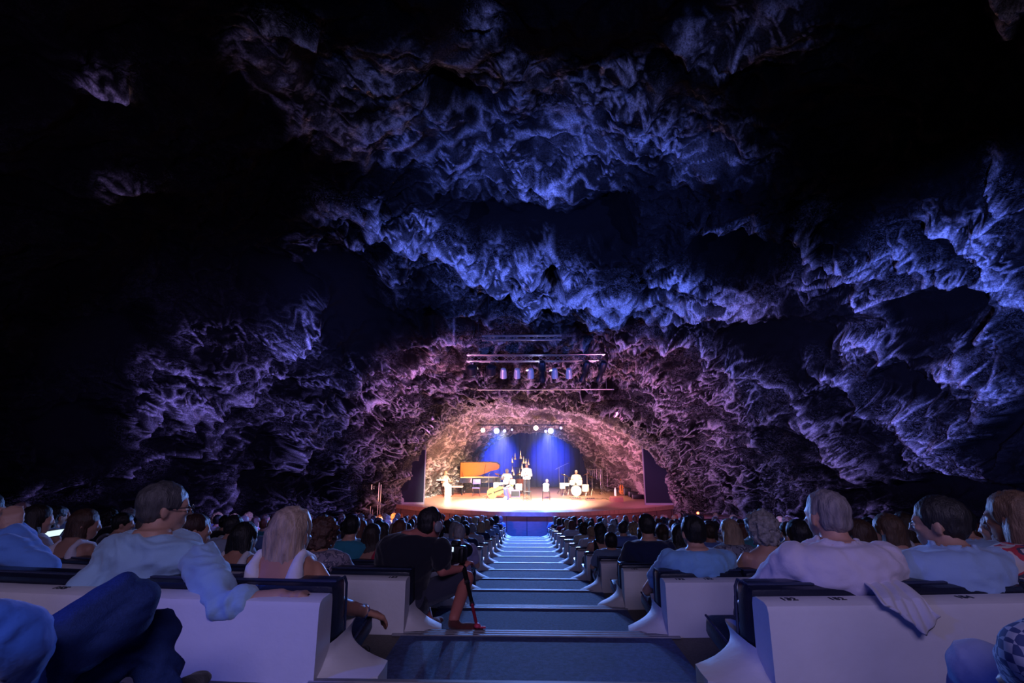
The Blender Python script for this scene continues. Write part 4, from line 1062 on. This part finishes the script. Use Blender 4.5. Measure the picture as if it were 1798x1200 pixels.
# standing musician in white shirt
D0 = 28.6; p = sp(925, D0)
musician(p+Vector((0, 0, .90)), 'standing musician in white shirt and dark trousers at centre stage', FACE, dict(shirt=(.8, .8, .82), hair=H_GREY, lower=(.02, .02, .03)), **stand_kw(seed=301, sleeve='collar_long', w=1.12, hair='short', elbow={1: (.27, .10, .18), -1: (-.27, .10, .18)}, wrist={1: (.08, .28, .25), -1: (-.10, .26, .22)}))
def low_table(px, D, label):
    r = empty('low_table', sp(px, D)); w_ = .40
    m = MB(); m.box((0, 0, .44), (w_, .34, .035), bev=.008); m.build('table_top', M_STEEL, r)
    for sx in (-1, 1):
        for sy in (-1, 1): m = MB(); m.tube([(sx*w_*.44, sy*.14, .43), (sx*w_*.46, sy*.15, .0)], .013, 6); m.build('leg', M_STEEL, r)
    m = MB(); m.tube([(-w_*.46, -.15, .06), (w_*.46, -.15, .06)], .01, 6); m.build('stretcher', M_STEEL, r)
    tag(r, label, 'table'); return r
low_table(926, 25.9, 'low black metal table in front of the standing musician')
low_table(959, 25.9, 'low black metal table with a white figure on it, right of centre')
m = MB(); c = sp(959, 25.9, .4575)
r = empty('percussion_set', c)
m = MB(); m.lathe([(.13, 0), (.16, .05), (.15, .26), (.17, .34), (.10, .38), (.05, .40)], (0, 0, 0), 18); m.build('drum_shell', mat('ivory_shell', (.75, .7, .6), .4), r)
m = MB(); m.ball((.06, 0, .50), (.085, .085, .10)); m.build('gourd', mat('dark_gourd', (.10, .07, .09), .35), r)
m = MB()
for a in (-.12, .12): m.tube([(a, -.05, .1), (a*1.3, -.09, .34)], .012, 6)
m.build('side_rod', M_ALU, r); tag(r, 'ivory hand drum with a dark round gourd on the low table right of centre', 'percussion')
def mic_stand(px, D, label, h=1.45, boom=None, group='microphone stands'):
    r = empty('microphone_stand', sp(px, D)); m = MB(); m.tube([(0, 0, .03), (0, 0, h)], .010, 8); m.build('pole', M_ALU, r)
    for k in range(3):
        a = k*2.094; m = MB(); m.tube([(0, 0, .22), (.27*math.cos(a), .27*math.sin(a), .012)], .009, 6); m.build('leg', M_STEEL, r)
    e = (0, 0, h) if not boom else (boom[0], boom[1], boom[2])
    if boom: m = MB(); m.tube([(-boom[0]*.4, 0, h-.12), (0, 0, h), e], .008, 6); m.build('boom', M_ALU, r)
    m = MB(); m.tube([e, (e[0]+.02, e[1]+.07, e[2]+.02)], .016, 8); m.ball((e[0]+.02, e[1]+.09, e[2]+.025), .03); m.build('microphone', M_STEEL, r)
    tag(r, label, 'microphone stand', None)
mic_stand(922, 25.6, 'straight microphone stand before the standing musician', 1.35)
mic_stand(858, 26.6, 'thin microphone stand between grand piano and cello', 1.25)
mic_stand(983, 29.5, 'boom microphone stand left of the seated drummer', 1.5, (.55, -.1, 1.75))
mic_stand(1056, 29.2, 'boom microphone stand right of the seated drummer', 1.5, (-.6, 0, 1.9))
mic_stand(1068, 30.3, 'second boom stand behind the right cymbals', 1.4, (-.5, 0, 1.7))
# seated drummer and his kit
def kit(px, D, col, label, flip=1, size=1.0, cname='drum_kit'):
    r = empty(cname, sp(px, D)); S_ = size
    shell = mat('shell_'+cname+str(int(px)), col, .3, spec=.6); skin_ = mat('drum_skin', (.85, .82, .76), .5); brass = mat('cymbal_brass', (.85, .62, .28), .22, 1.0)
    RY = Euler((R(90), 0, 0)).to_matrix().to_4x4()
    m = MB(); m.lathe([(.26*S_, -.2), (.28*S_, -.18), (.28*S_, .18), (.26*S_, .2)], (0, 0, .29), 24, RY); b = m.build('bass_drum', shell, r)
    m = MB(); m.lathe([(.255*S_, .0), (.2, .012)], (0, -.2, .29), 24, RY); m.build('drum_head', skin_, b)
    for x, y, z, rr, hh, tlt in ((-.2, 0, .72, .15, .2, .25), (.2, 0, .72, .16, .22, .25), (.55*flip, .25, .42, .2, .36, 0), (-.5*flip, .3, .6, .17, .13, 0), (-.75*flip, .0, .55, .15, .3, 0)):
        mt = Euler((tlt, 0, 0)).to_matrix().to_4x4()
        m = MB(); m.lathe([(rr*.96, -hh/2), (rr, -hh/2+.01), (rr, hh/2-.01), (rr*.97, hh/2)], (x, y, z), 20, mt); b = m.build('tom_drum', shell, r)
        m = MB(); m.lathe([(rr*.95, hh/2+.004), (rr*.5, hh/2+.006)], (x, y, z), 20, mt); m.build('drum_head', skin_, b)
        if z > .5 and abs(x) > .4 or abs(x) == .55:
            m = MB()
            for k in range(3): m.tube([(x+.12*math.cos(k*2.1), y+.12*math.sin(k*2.1), z-hh/2+.02), (x+.2*math.cos(k*2.1), y+.2*math.sin(k*2.1), .01)], .008, 5)
            m.build('drum_leg', M_ALU, b)
    for x, y, z, rr, tl in ((-.62, .1, 1.12, .22, .3), (.62, .05, 1.18, .24, -.3), (.95*flip, .3, 1.0, .22, .2), (-.35, .35, .95, .17, 0)):
        m = MB(); m.lathe([(rr, 0), (rr*.96, .006), (.05, .022), (.035, .045), (.01, .05)], (x, y, z), 24, Euler((tl*.5, tl, 0)).to_matrix().to_4x4()); c_ = m.build('cymbal', brass, r)
        m = MB(); m.tube([(x, y, z+.02), (x, y, .35)], .010, 6)
        for k in range(3): m.tube([(x, y, .36), (x+.22*math.cos(k*2.1), y+.22*math.sin(k*2.1), .01)], .008, 5)
        m.build('cymbal_stand', M_ALU, c_)
    tag(r, label, 'drum kit'); return r
kit(1012, 28.2, (.8, .74, .58), 'cream drum kit around the seated player on the right', 1)
musician(sp(1013, 29.0, .56), 'white-haired seated drummer in light top behind the cream kit', FACE, dict(shirt=(.55, .5, .4), hair=H_WHITE, lower=(.05, .05, .06)), seed=311, sleeve='short', w=1.05, hair='thin', hgt=.80, elbow={1: (.32, .12, .24), -1: (-.30, .12, .22)}, wrist={1: (.30, .36, .28), -1: (-.26, .36, .26)}, ankle={1: (.15, .55, -.50), -1: (-.15, .55, -.50)}, knee={1: (.2, .42, .0), -1: (-.2, .42, .0)})
musician(sp(890, 29.6, .60), 'seated drummer in white behind the white kit, head lowered', FACE, dict(shirt=(.85, .85, .85), hair=H_WHITE, lower=(.4, .4, .4)), seed=321, sleeve='short', w=1.1, hair='curly', hgt=.78, elbow={1: (.32, .12, .22), -1: (-.32, .12, .22)}, wrist={1: (.28, .38, .24), -1: (-.26, .38, .22)}, ankle={1: (.15, .55, -.52), -1: (-.15, .55, -.52)}, knee={1: (.2, .42, .0), -1: (-.2, .42, .0)})
kit(894, 28.7, (.86, .86, .88), 'white drum kit between the grand piano and the bell rack', 1, .9)
for px, lb, D in ((1014, 'stool under the white-haired drummer', 29.05), (890, 'stool under the drummer in white', 29.65)):
    r = empty('drum_stool', sp(px, D)); m = MB(); m.lathe([(.15, .48), (.17, .50), (.17, .55), (.15, .565)], n=18); m.build('seat', M_VINYL, r)
    m = MB(); m.tube([(0, 0, .5), (0, 0, .2)], .02, 8)
    for k in range(3): m.tube([(0, 0, .24), (.2*math.cos(k*2.1), .2*math.sin(k*2.1), .01)], .012, 6)
    m.build('leg', M_ALU, r); tag(r, lb, 'stool')
# guitar-like instrument player beside drummer: hanging percussion frame
r = empty('chime_rack', sp(1046, 30.2)); m = MB()
for x in (-.45, .45): m.tube([(x, 0, .02), (x, 0, 1.35)], .016, 6)
m.tube([(-.5, 0, 1.35), (.5, 0, 1.35)], .016, 6); m.build('frame', M_ALU, r)
for k in range(7):
    x = -.4+k*.13; m = MB(); m.tube([(x, 0, 1.33), (x, 0, 1.33-.25-.08*k)], .018, 8); m.build('chime', mat('chime_metal', (.7, .66, .7), .25, 1.0), r)
tag(r, 'chime frame with hanging metal tubes behind the right microphone stands', 'percussion')
# bell rack
r = empty('bell_rack', sp(914, 30.6)); W_ = .78
m = MB()
for x in (-W_, W_): m.tube([(x*.62, 0, 0), (x*.62, 0, 2.15)], .022, 8)
for z in (.95, 1.42, 1.92): m.tube([(-W_*.68, 0, z), (W_*.68, 0, z)], .018, 8)
m.tube([(-.3, 0, 1.42), (.25, 0, .95)], .014, 6); m.tube([(.3, 0, 1.42), (-.25, 0, .95)], .014, 6)
m.build('frame', M_STEEL, r)
brass = mat('pale_brass', (.95, .86, .62), .25, .9)
for x, z, s_ in ((-.5, 1.72, 1), (-.33, 1.92, 1.1), (.02, 1.98, 1.3), (.20, 1.70, 1.2), (.34, 1.66, .9), (.5, 1.60, 1), (-.5, 1.2, .9), (-.42, .98, 1.1), (-.05, 1.0, 1.15), (.10, 1.36, 1.2), (.40, 1.38, 1.2)):
    m = MB(); m.lathe([(.012, .34*s_), (.018, .18*s_), (.05*s_, .10*s_), (.085*s_, 0), (.07*s_, .0)], (x, -.04, z), 14); m.build('bell', brass, r)
tag(r, 'tall black rack of pale cone bells behind the standing musician', 'bell rack')
r = empty('timpani_drum', sp(916, 29.9)); m = MB(); m.lathe([(.08, .25), (.24, .40), (.32, .62), (.33, .80), (.31, .81)], n=24); m.build('kettle', mat('copper_kettle', (.42, .12, .06), .3, .7), r)
m = MB()
for k in range(3): m.tube([(.3*math.cos(k*2.1+.5), .3*math.sin(k*2.1+.5), .7), (.3*math.cos(k*2.1+.5), .3*math.sin(k*2.1+.5), .01)], .015, 6)
m.build('leg', M_ALU, r); tag(r, 'red copper kettle drum below the bell rack', 'drum')
r = empty('amplifier', sp(905, 27.6)); m = MB(); m.box((0, 0, .20), (.52, .26, .40), bev=.02); m.build('cabinet', mat('violet_grey_cabinet', (.12, .09, .18), .7), r)
m = MB(); m.box((0, -.132, .18), (.44, .01, .28)); m.build('grille', M_STEEL, r); m = MB(); m.tube([(-.1, 0, .40), (-.1, 0, .44), (.1, 0, .44), (.1, 0, .40)], .01, 6); m.build('handle', M_STEEL, r)
tag(r, 'low dark amplifier box between the white drums and the standing musician', 'amplifier')
# grand piano
def piano():
    p = sp(838, 29.2); r = empty('grand_piano', p, R(8)); lac = mat('piano_lacquer', (.012, .010, .012), .12, spec=.8, coat=.6); inn = mat('orange_soundboard', (.70, .22, .04), .35, spec=.5, coat=.3)
    out = [(-1.05, -.72), (-1.05, .72), (-.3, .72), (.2, .62), (.6, .35), (.85, .15), (1.2, .05), (1.32, -.15), (1.30, -.45), (1.12, -.66), (.8, -.72)]
    m = MB(); m.prism(out, .28, 'Z', (0, 0, .82)); m.build('case', lac, r)
    m = MB(); m.prism([(x*.95, y*.93) for x, y in out], .012, 'Z', (0, 0, .967)); m.build('soundboard', mat('gilded_plate', (.85, .62, .28), .3, .3), r)
    RX = Euler((R(-36), 0, 0)).to_matrix().to_4x4()
    def lidm(th, dz, k):
        mb = MB(); mb.prism([(x*k, (y-.74)*k) for x, y in out if True], th, 'Z', (0, 0, 0))
        bmesh.ops.transform(mb.bm, matrix=Matrix.Translation((0, .74, .98+dz)) @ RX, verts=mb.bm.verts); return mb
    ld = lidm(.03, 0, 1.0).build('lid', lac, r); lidm(.006, -.022, .96).build('lid_inside', inn, ld)
    m = MB(); m.tube([(.3, -.55, .97), (.45, -.38, 1.70)], .014, 6); m.build('lid_prop', lac, r)
    m = MB(); m.box((-1.14, 0, .74), (.22, 1.30, .05), bev=.01); m.build('key_bed', lac, r)
    m = MB(); m.box((-1.16, 0, .775), (.14, 1.20, .02)); k_ = m.build('keyboard', mat('ivory_keys', (.9, .88, .82), .3), r)
    m = MB()
    for q in range(36):
        if q % 7 not in (2, 6): m.box((-1.13, -.58+q*.033, .792), (.09, .012, .012))
    m.build('black_keys', lac, k_)
    m = MB(); m.box((-.86, 0, 1.12), (.02, .70, .26), rot=(0, R(-18), 0), bev=.005); m.build('music_desk', lac, r)
    for x, y in ((-.9, -.55), (-.9, .55), (1.0, -.3)): m = MB(); m.tube([(x, y, .70), (x, y, .4), (x, y, .08)], [.06, .04, .035], 10); m.ball((x, y, .05), .045); m.build('leg', lac, r)
    m = MB(); m.box((-.75, 0, .14), (.06, .3, .12), bev=.01); m.tube([(-.75, -.12, .2), (-.75, -.06, .68)], .012, 6); m.tube([(-.75, .12, .2), (-.75, .06, .68)], .012, 6); m.build('pedal_lyre', lac, r)
    tag(r, 'black grand piano with raised lid and orange inside, on the left', 'piano')
piano()
r = empty('piano_bench', sp(803, 28.4)); m = MB(); m.box((0, 0, .48), (.62, .34, .07), bev=.02); m.build('seat', mat('pale_cushion', (.5, .42, .36), .6), r)
for x in (-.26, .26):
    for y in (-.13, .13): m = MB(); m.tube([(x, y, .45), (x, y, .01)], .02, 6); m.build('leg', M_STEEL, r)
tag(r, 'dark piano bench with pale cushion left of the grand piano', 'piano bench')
m = MB(); c = sp(832, 28.2, .006); pts = []
m.prism([(-2.6, .6), (-.9, -.85), (.1, -1.25), (3.0, -.1), (2.6, 1.4), (-1.5, 1.6)], .012, 'Z', tuple(c)); o = m.build('rug', mat('red_orange_rug', (.50, .12, .06), .9, var=.3, scale=8)); tag(o, 'red-orange rug spread under the grand piano', 'rug')
# chair with folded music stand at the piano
r = empty('folding_chair', sp(836, 27.8)); M_VI = mat('violet_seat', (.10, .08, .32), .5)
m = MB(); m.box((0, 0, .46), (.42, .40, .04), bev=.01); m.build('seat', M_VI, r); m = MB(); m.box((0, .2, .78), (.42, .03, .26), rot=(R(-8), 0, 0), bev=.01); m.build('backrest', M_VI, r)
for x in (-.19, .19):
    m = MB(); m.tube([(x, .24, .90), (x, .18, .46), (x, -.2, .01)], .012, 6); m.build('leg', M_ALU, r); m = MB(); m.tube([(x, -.16, .45), (x, .24, .01)], .012, 6); m.build('leg', M_ALU, r)
tag(r, 'violet-blue folding chair in front of the grand piano', 'chair')
# woman seated at the far left with keyboard and percussion table
musician(sp(781, 28.3, .52), 'seated musician with light hair and pale long skirt at the far left', FACE+R(30), dict(shirt=(.7, .55, .38), hair=H_BLOND, lower=(.85, .8, .76)), seed=331, sleeve='tank', w=.9, hair='long', hgt=.82, lower='trousers', elbow={1: (.28, .14, .2), -1: (-.28, .14, .2)}, wrist={1: (.22, .42, .26), -1: (-.22, .42, .26)}, ankle={1: (.12, .55, -.45), -1: (-.12, .55, -.45)}, knee={1: (.14, .42, .02), -1: (-.14, .42, .02)})
r = empty('pedestal_box', sp(786, 27.2)); m = MB(); m.box((0, 0, .32), (.30, .28, .64), bev=.02); m.build('box', mat('white_box', (.85, .84, .82), .5), r); m = MB(); m.box((0, 0, .65), (.34, .32, .03), bev=.008); m.build('lid', mat('white_box', (.85, .84, .82)), r)
tag(r, 'white upright box in front of the seated musician at far left', 'box')
r = empty('instrument_table', sp(765, 28.2)); m = MB(); m.box((0, 0, .86), (.95, .5, .06), bev=.012); m.build('table_top', mat('pale_top', (.7, .66, .58), .4), r)
for x in (-.4, .4): m = MB(); m.tube([(x, -.2, .84), (-x*.9, .1, .01)], .016, 6); m.build('leg', M_STEEL, r); m = MB(); m.tube([(x, .2, .84), (x, .2, .01)], .016, 6); m.build('leg', M_STEEL, r)
tag(r, 'table with crossed dark legs at the far left of the stage', 'table')
rr_ = random.Random(4)
for k in range(6):
    c = sp(765, 28.2, .892); c.x += -.4+.15*k; r_ = .055+.02*(k % 3)
    m = MB(); m.lathe([(r_*.6, 0), (r_, .03), (r_*1.05, .10+.03*(k % 2)), (r_*.9, .105+.03*(k % 2))], tuple(c + Vector((0, .05*(k % 2), 0))), 16)
    o = m.build('hand_drum', mat('bowl_metal', (.6, .58, .5), .3, .8)); tag(o, '%s small metal bowl from the left on the far left table' % NTH[k], 'bowl', 'metal bowls on the left table')
for k in range(3):
    c = sp(750+k*6, 29.6); r = empty('conga_drum', c); m = MB(); m.lathe([(.11, 0), (.15, .3), (.18, .6), (.15, .86)], n=20); m.build('shell', mat('dark_wood_shell', (.12, .06, .04), .35), r); m = MB(); m.lathe([(.155, .86), (.15, .885)], n=20); m.build('drum_head', mat('drum_skin', (.8, .8, .8)), r)
    tag(r, '%s tall dark conga drum from the left beside the left panel' % NTH[k], 'drum', 'conga drums by the left panel')
# cello lying on its side and its player's stool with dark case
def cello(loc, rz, label, tiltx, nm='cello', s=1.0, col=(.75, .33, .05)):
    r = empty(nm, loc, rz); r.rotation_euler = (tiltx[0], tiltx[1], rz); M_C = mat('varnish_'+nm, col, .22, spec=.6, coat=.5)
    out = []
    for t in np.linspace(0, 2*math.pi, 48, endpoint=False):
        zz = math.cos(t); wd = (.21 - .05*zz) * (1-.32*math.exp(-((zz-.05)/.22)**2)); out.append((wd*math.copysign(abs(math.sin(t))**.75, math.sin(t))*s, zz*.38*s))
    m = MB(); m.prism(out, .12*s, 'Y'); m.build('body', M_C, r)
    m = MB(); m.box((0, -.075*s, .42*s), (.045*s, .03*s, .62*s), bev=.005); m.box((0, -.08*s, .15*s), (.05*s, .02*s, .35*s)); nk = m.build('fingerboard', M_STEEL, r)
    m = MB(); m.ball((0, -.06*s, .77*s), (.03*s, .04*s, .05*s))
    for q in (-1, 1): m.tube([(0, -.06*s, .70*s), (q*.07*s, -.06*s, .71*s)], .008*s, 6); m.tube([(0, -.06*s, .65*s), (q*.07*s, -.06*s, .66*s)], .008*s, 6)
    m.build('scroll', M_C, nk)
    m = MB(); m.box((0, -.075*s, -.06*s), (.10*s, .02*s, .05*s)); m.box((0, -.07*s, -.26*s), (.05*s, .02*s, .16*s)); m.build('bridge', M_STEEL, r)
    m = MB(); m.tube([(0, 0, -.38*s), (0, 0, -.62*s)], .006*s, 6); m.build('endpin', M_ALU, r)
    tag(r, label, nm.replace('_', ' ')); return r
cello(sp(871, 26.6, .36), R(-25), 'orange cello leaning on its side left of the drum kit', (R(-12), R(70)), 'cello', 1.25)
cello(sp(1092, 28.9, .30), R(10), 'small orange guitar standing by the rock on the right', (R(-10), 0), 'guitar', .72, (.80, .28, .08))
r = empty('instrument_case', sp(889, 26.3)); m = MB(); m.box((0, 0, .30), (.22, .34, .60), rot=(R(8), R(-14), 0), bev=.07); m.build('shell', mat('navy_case', (.02, .03, .16), .4), r)
m = MB(); m.box((.13, .06, .34), (.10, .26, .52), rot=(R(6), R(-14), 0), bev=.04); m.build('red_lining', mat('red_lining', (.45, .04, .05), .7), r); m = MB(); m.ball((-.04, -.16, .09), (.09, .09, .09)); m.build('pale_cushion', mat('white_box', (.85, .84, .82)), r)
tag(r, 'open navy instrument case with red lining beside the cello', 'case')
# monitors, pedals, cases
for px, D, w_, lb in ((1012, 26.4, .5, 'dark oval effects board in front of the cream drum kit'), (1037, 26.1, .5, 'dark flat pedal box right of the cream drum kit')):
    r = empty('pedal_board', sp(px, D)); m = MB(); m.box((0, 0, .04), (w_, .3, .08), rot=(R(8), 0, 0), bev=.02); m.build('board', mat('brown_board', (.16, .06, .05), .6), r)
    for k in range(4): m = MB(); m.box((-.17+k*.11, -.02, .10), (.07, .11, .035), bev=.006); m.build('pedal', M_STEEL, r)
    tag(r, lb, 'pedal board')
r = empty('floor_monitor', sp(1082, 25.6)); m = MB(); m.prism([(-.28, 0), (.28, 0), (.28, .10), (-.1, .26), (-.28, .2)], .62, 'X'); m.build('cabinet', mat('pink_brown_cabinet', (.36, .13, .12), .6), r); m = MB(); m.box((0, .07, .19), (.54, .30, .012), rot=(R(-22), 0, 0)); m.build('grille', M_STEEL, r)
tag(r, 'wedge floor monitor at the right front of the stage', 'floor monitor')
def cable(pts, label):
    P = [sp(a, b, .012) for a, b in pts]; Q = []
    for a, b in zip(P[:-1], P[1:]):
        for t in np.linspace(0, 1, 5, endpoint=False): Q.append(a.lerp(b, t)+Vector((.06*math.sin(t*6.28), .06*math.sin(t*5+a.x), 0)))
    m = MB(); m.tube(Q, .010, 6); o = m.build('cable', M_STEEL); tag(o, label, 'cable')
cable([(1040, 27), (1052, 26.6), (1062, 26.9), (1070, 26.2), (1082, 26.0)], 'dark cable curling towards the floor monitor')
cable([(1000, 27.2), (1008, 26.8), (1022, 26.7), (1036, 26.5)], 'dark cable in front of the cream drum kit')
r = empty('water_bottle', sp(1081, 27.6)); m = MB(); m.lathe([(.035, 0), (.038, .02), (.038, .2), (.015, .25), (.015, .27)], n=14); m.build('bottle_body', mat('milky_plastic', (.8, .85, .9), .2), r); m = MB(); m.lathe([(.017, .27), (.017, .30)], n=12); m.build('cap', M_STEEL, r); tag(r, 'white bottle standing on the stage right of the cables', 'bottle'); r.scale = (1.6, 1.6, 1.9)
for k, (px, D, sx, sz) in enumerate(((1104, 28.8, .55, .4), (1112, 27.9, .5, .28), (1120, 26.9, .6, .22))):
    r = empty('flight_case', sp(px, D)); m = MB(); m.box((0, 0, sz/2), (sx, .4, sz), bev=.02); m.build('shell', M_STEEL, r); m = MB()
    for q in (-1, 1): m.box((q*sx/2, -.2, sz/2), (.03, .03, sz), bev=.004)
    m.build('corner_edge', M_ALU, r); tag(r, '%s black equipment case from the left by the right panel' % NTH[k], 'case', 'equipment cases')
# rows side: white table and monitor by the stage at left, desk with red lamp at right
t0_ = unproj(666, 909, 19.6)
r = empty('side_table', (t0_.x, 19.6, Z(-3.65))); hz = t0_.z - Z(-3.65)
m = MB(); m.box((0, 0, hz-.02), (.8, .5, .04), bev=.008); m.build('table_top', M_PLASTER, r); m = MB(); m.prism([(-.3, 0), (.12, 0), (.34, hz-.04), (-.36, hz-.04)], .3, 'Y'); m.build('pedestal', M_PLASTER, r)
tag(r, 'small white table on a tapered foot at the left end of the stage front', 'table')
t1_ = unproj(1256, 906, 20.6)
r = empty('mixing_desk', (t1_.x, 20.6, Z(-3.65))); hz = t1_.z-Z(-3.65); m = MB(); m.box((0, 0, hz-.04), (1.9, .7, .08), bev=.01); m.build('desk_top', M_PANEL, r)
for x in (-.85, .1, .85): m = MB(); m.box((x, 0, (hz-.08)/2), (.12, .6, hz-.08)); m.build('desk_leg', M_PANEL, r)
tag(r, 'reddish wooden desk at the right end of the stage front', 'desk')
r = empty('indicator_lamp', (t1_.x-.75, 20.4, Z(-3.65)+hz)); m = MB(); m.lathe([(.05, 0), (.05, .06), (.03, .08)], n=12); m.build('lamp_base', M_STEEL, r); m = MB(); m.ball((0, 0, .12), .05); m.build('bulb', glow('red_bulb', (1, .12, .05), 9), r); tag(r, 'small glowing red lamp on the desk right of the stage', 'lamp')
# left lighting ladder
lp = unproj(664, 800, 22.0); z0 = Z(-3.65); z1 = unproj(664, 770, 22.0).z
r = empty('lighting_tower', (lp.x, 22.0, z0)); m = MB(); hh = z1-z0
for x, y in ((-.16, -.16), (.16, -.16), (-.16, .16), (.16, .16)): m.tube([(x, y, 0), (x, y, hh)], .02, 8)
m.build('upright', M_ALU, r); m = MB()
for k in range(int(hh/.4)): z = .2+k*.4; m.tube([(-.16, -.16, z), (.16, -.16, z)], .012, 6); m.tube([(-.16, .16, z), (.16, .16, z)], .012, 6)
m.build('rung', M_STEEL, r); tag(r, 'slim metal lighting tower left of the left masking panel', 'lighting tower')
rp = unproj(1257, 800, 22.3)
r = empty('speaker_tower', (rp.x, 21.8, Z(-3.65))); m = MB(); m.box((0, 0, 2.4), (.28, .3, 4.8), bev=.02); m.build('column', M_STEEL, r)
for k in range(6): m = MB(); m.box((0, -.155, 1.2+k*.6), (.24, .012, .5)); m.build('grille', mat('dark_lens', (.05, .05, .08)), r)
tag(r, 'tall dark loudspeaker column right of the right masking panel', 'loudspeaker')
# ---- stage lighting
for x, y in ((-3.0, 24.5), (0.1, 24.2), (1.6, 24.4)):
    spot('stage_front_light', (x*.55, 17.05, zt_-.3), (x, y+1.3, ZS), 34000, WHITE, 33, .9, .1)
spot('stage_top_light', (-1.2, 26.8, LZ+.1), (-1.6, 25.0, ZS), 14000, WHITE, 64, 1.0, .1)
spot('stage_top_light', (1.2, 26.8, LZ+.1), (1.2, 25.2, ZS), 14000, WHITE, 64, 1.0, .1)
spot('stage_warm_light', (4.2, 23.5, ZS+3.6), (3.9, 27.4, ZS), 1500, (1, .6, .25), 50, 1.0, .1)
spot('stage_warm_light', (-3.6, 23.8, ZS+3.6), (-4.3, 28.0, ZS), 1200, (1, .55, .25), 60, 1.0, .1)
spot('stage_pink_light', (4.0, 21.9, ZS+4.2), (5.6, 24.6, ZS), 700, (.9, .25, .8), 60, 1.0, .1)
spot('stage_pink_light', (-4.0, 21.9, ZS+4.2), (-5.8, 24.0, ZS), 450, (.7, .3, .9), 55, 1.0, .1)
spot('rock_warm_light', (-2.0, 24.5, ZS+.5), (-5.0, 27.5, ZS+2.6), 480, (1, .34, .34), 100, 1.0, .1)
spot('rock_pink_light', (2.2, 24.5, ZS+.5), (5.0, 27.5, ZS+2.6), 900, (.95, .22, .6), 100, 1.0, .1)
bl1, bl2 = unproj(872, 757, 27), unproj(967, 757, 27)
for b_ in (bl1, bl2):
    spot('backdrop_blue_light', (b_.x*1.0, 30.2, ZS+3.3), (b_.x*1.2, 34.3, ZS+2.0), 9000, DEEP, 44, 1.0, .08)
    spot('audience_blue_light', (b_.x, 26.6, b_.z), (b_.x*.3, 14.5, ZS-.8), 7500, (.10, .30, 1.0), 66, 1.0, .12)
spot('audience_warm_light', (unproj(941, 752, 27).x, 26.6, LZ), (0, 9, ZS+1), 1300, (.75, .6, 1.0), 60, 1.0, .12)
spot('aisle_blue_light', (0.0, 17.4, Z(2.6)), (0, 21.3, Z(-3.5)), 17000, DEEP, 26, 1.0, .1)
spot('panel_warm_light', (-5.4, 18.9, Z(-2.2)), (-5.2, 21.6, Z(-3.2)), 260, (1, .30, .1), 100, 1.0, .05)

spot('panel_red_light', (6.0, 18.9, Z(-2.2)), (5.6, 21.6, Z(-3.2)), 60, (1, .12, .2), 100, 1.0, .05)
spot('rock_violet_light', (.3, 23.6, ZS+.4), (.3, 26.5, ZS+5.0), 1300, (.50, .20, 1), 110, 1.0, .1)
spot('bell_light', (.6, 27.2, LZ+.1), (-.25, 30.6, ZS+1.4), 2600, WARM, 36, 1.0, .1)
spot('drum_light', (2.4, 25.0, LZ+.6), (2.8, 28.6, ZS+.9), 2600, WARM, 40, 1.0, .1)
spot('piano_light', (-1.4, 25.0, LZ+.6), (-3.2, 28.8, ZS+.9), 2600, WARM, 52, 1.0, .1)
# thin theatre haze hanging over the stage
hm = bpy.data.materials.new('theatre_haze'); hm.use_nodes = True; nt = hm.node_tree; nt.nodes.clear()
ov = nt.nodes.new('ShaderNodeOutputMaterial'); vs = nt.nodes.new('ShaderNodeVolumeScatter'); vs.inputs['Density'].default_value = .0028; vs.inputs['Anisotropy'].default_value = .35
vs.inputs['Color'].default_value = (.85, .88, 1, 1); nt.links.new(vs.outputs[0], ov.inputs['Volume'])
m = MB(); m.box((.3, 28.4, ZS+2.3), (9.0, 11.4, 4.5)); hz = m.build('stage_haze', hm, smooth=False); tag(hz, 'thin haze in the air over the stage', kind='stuff')
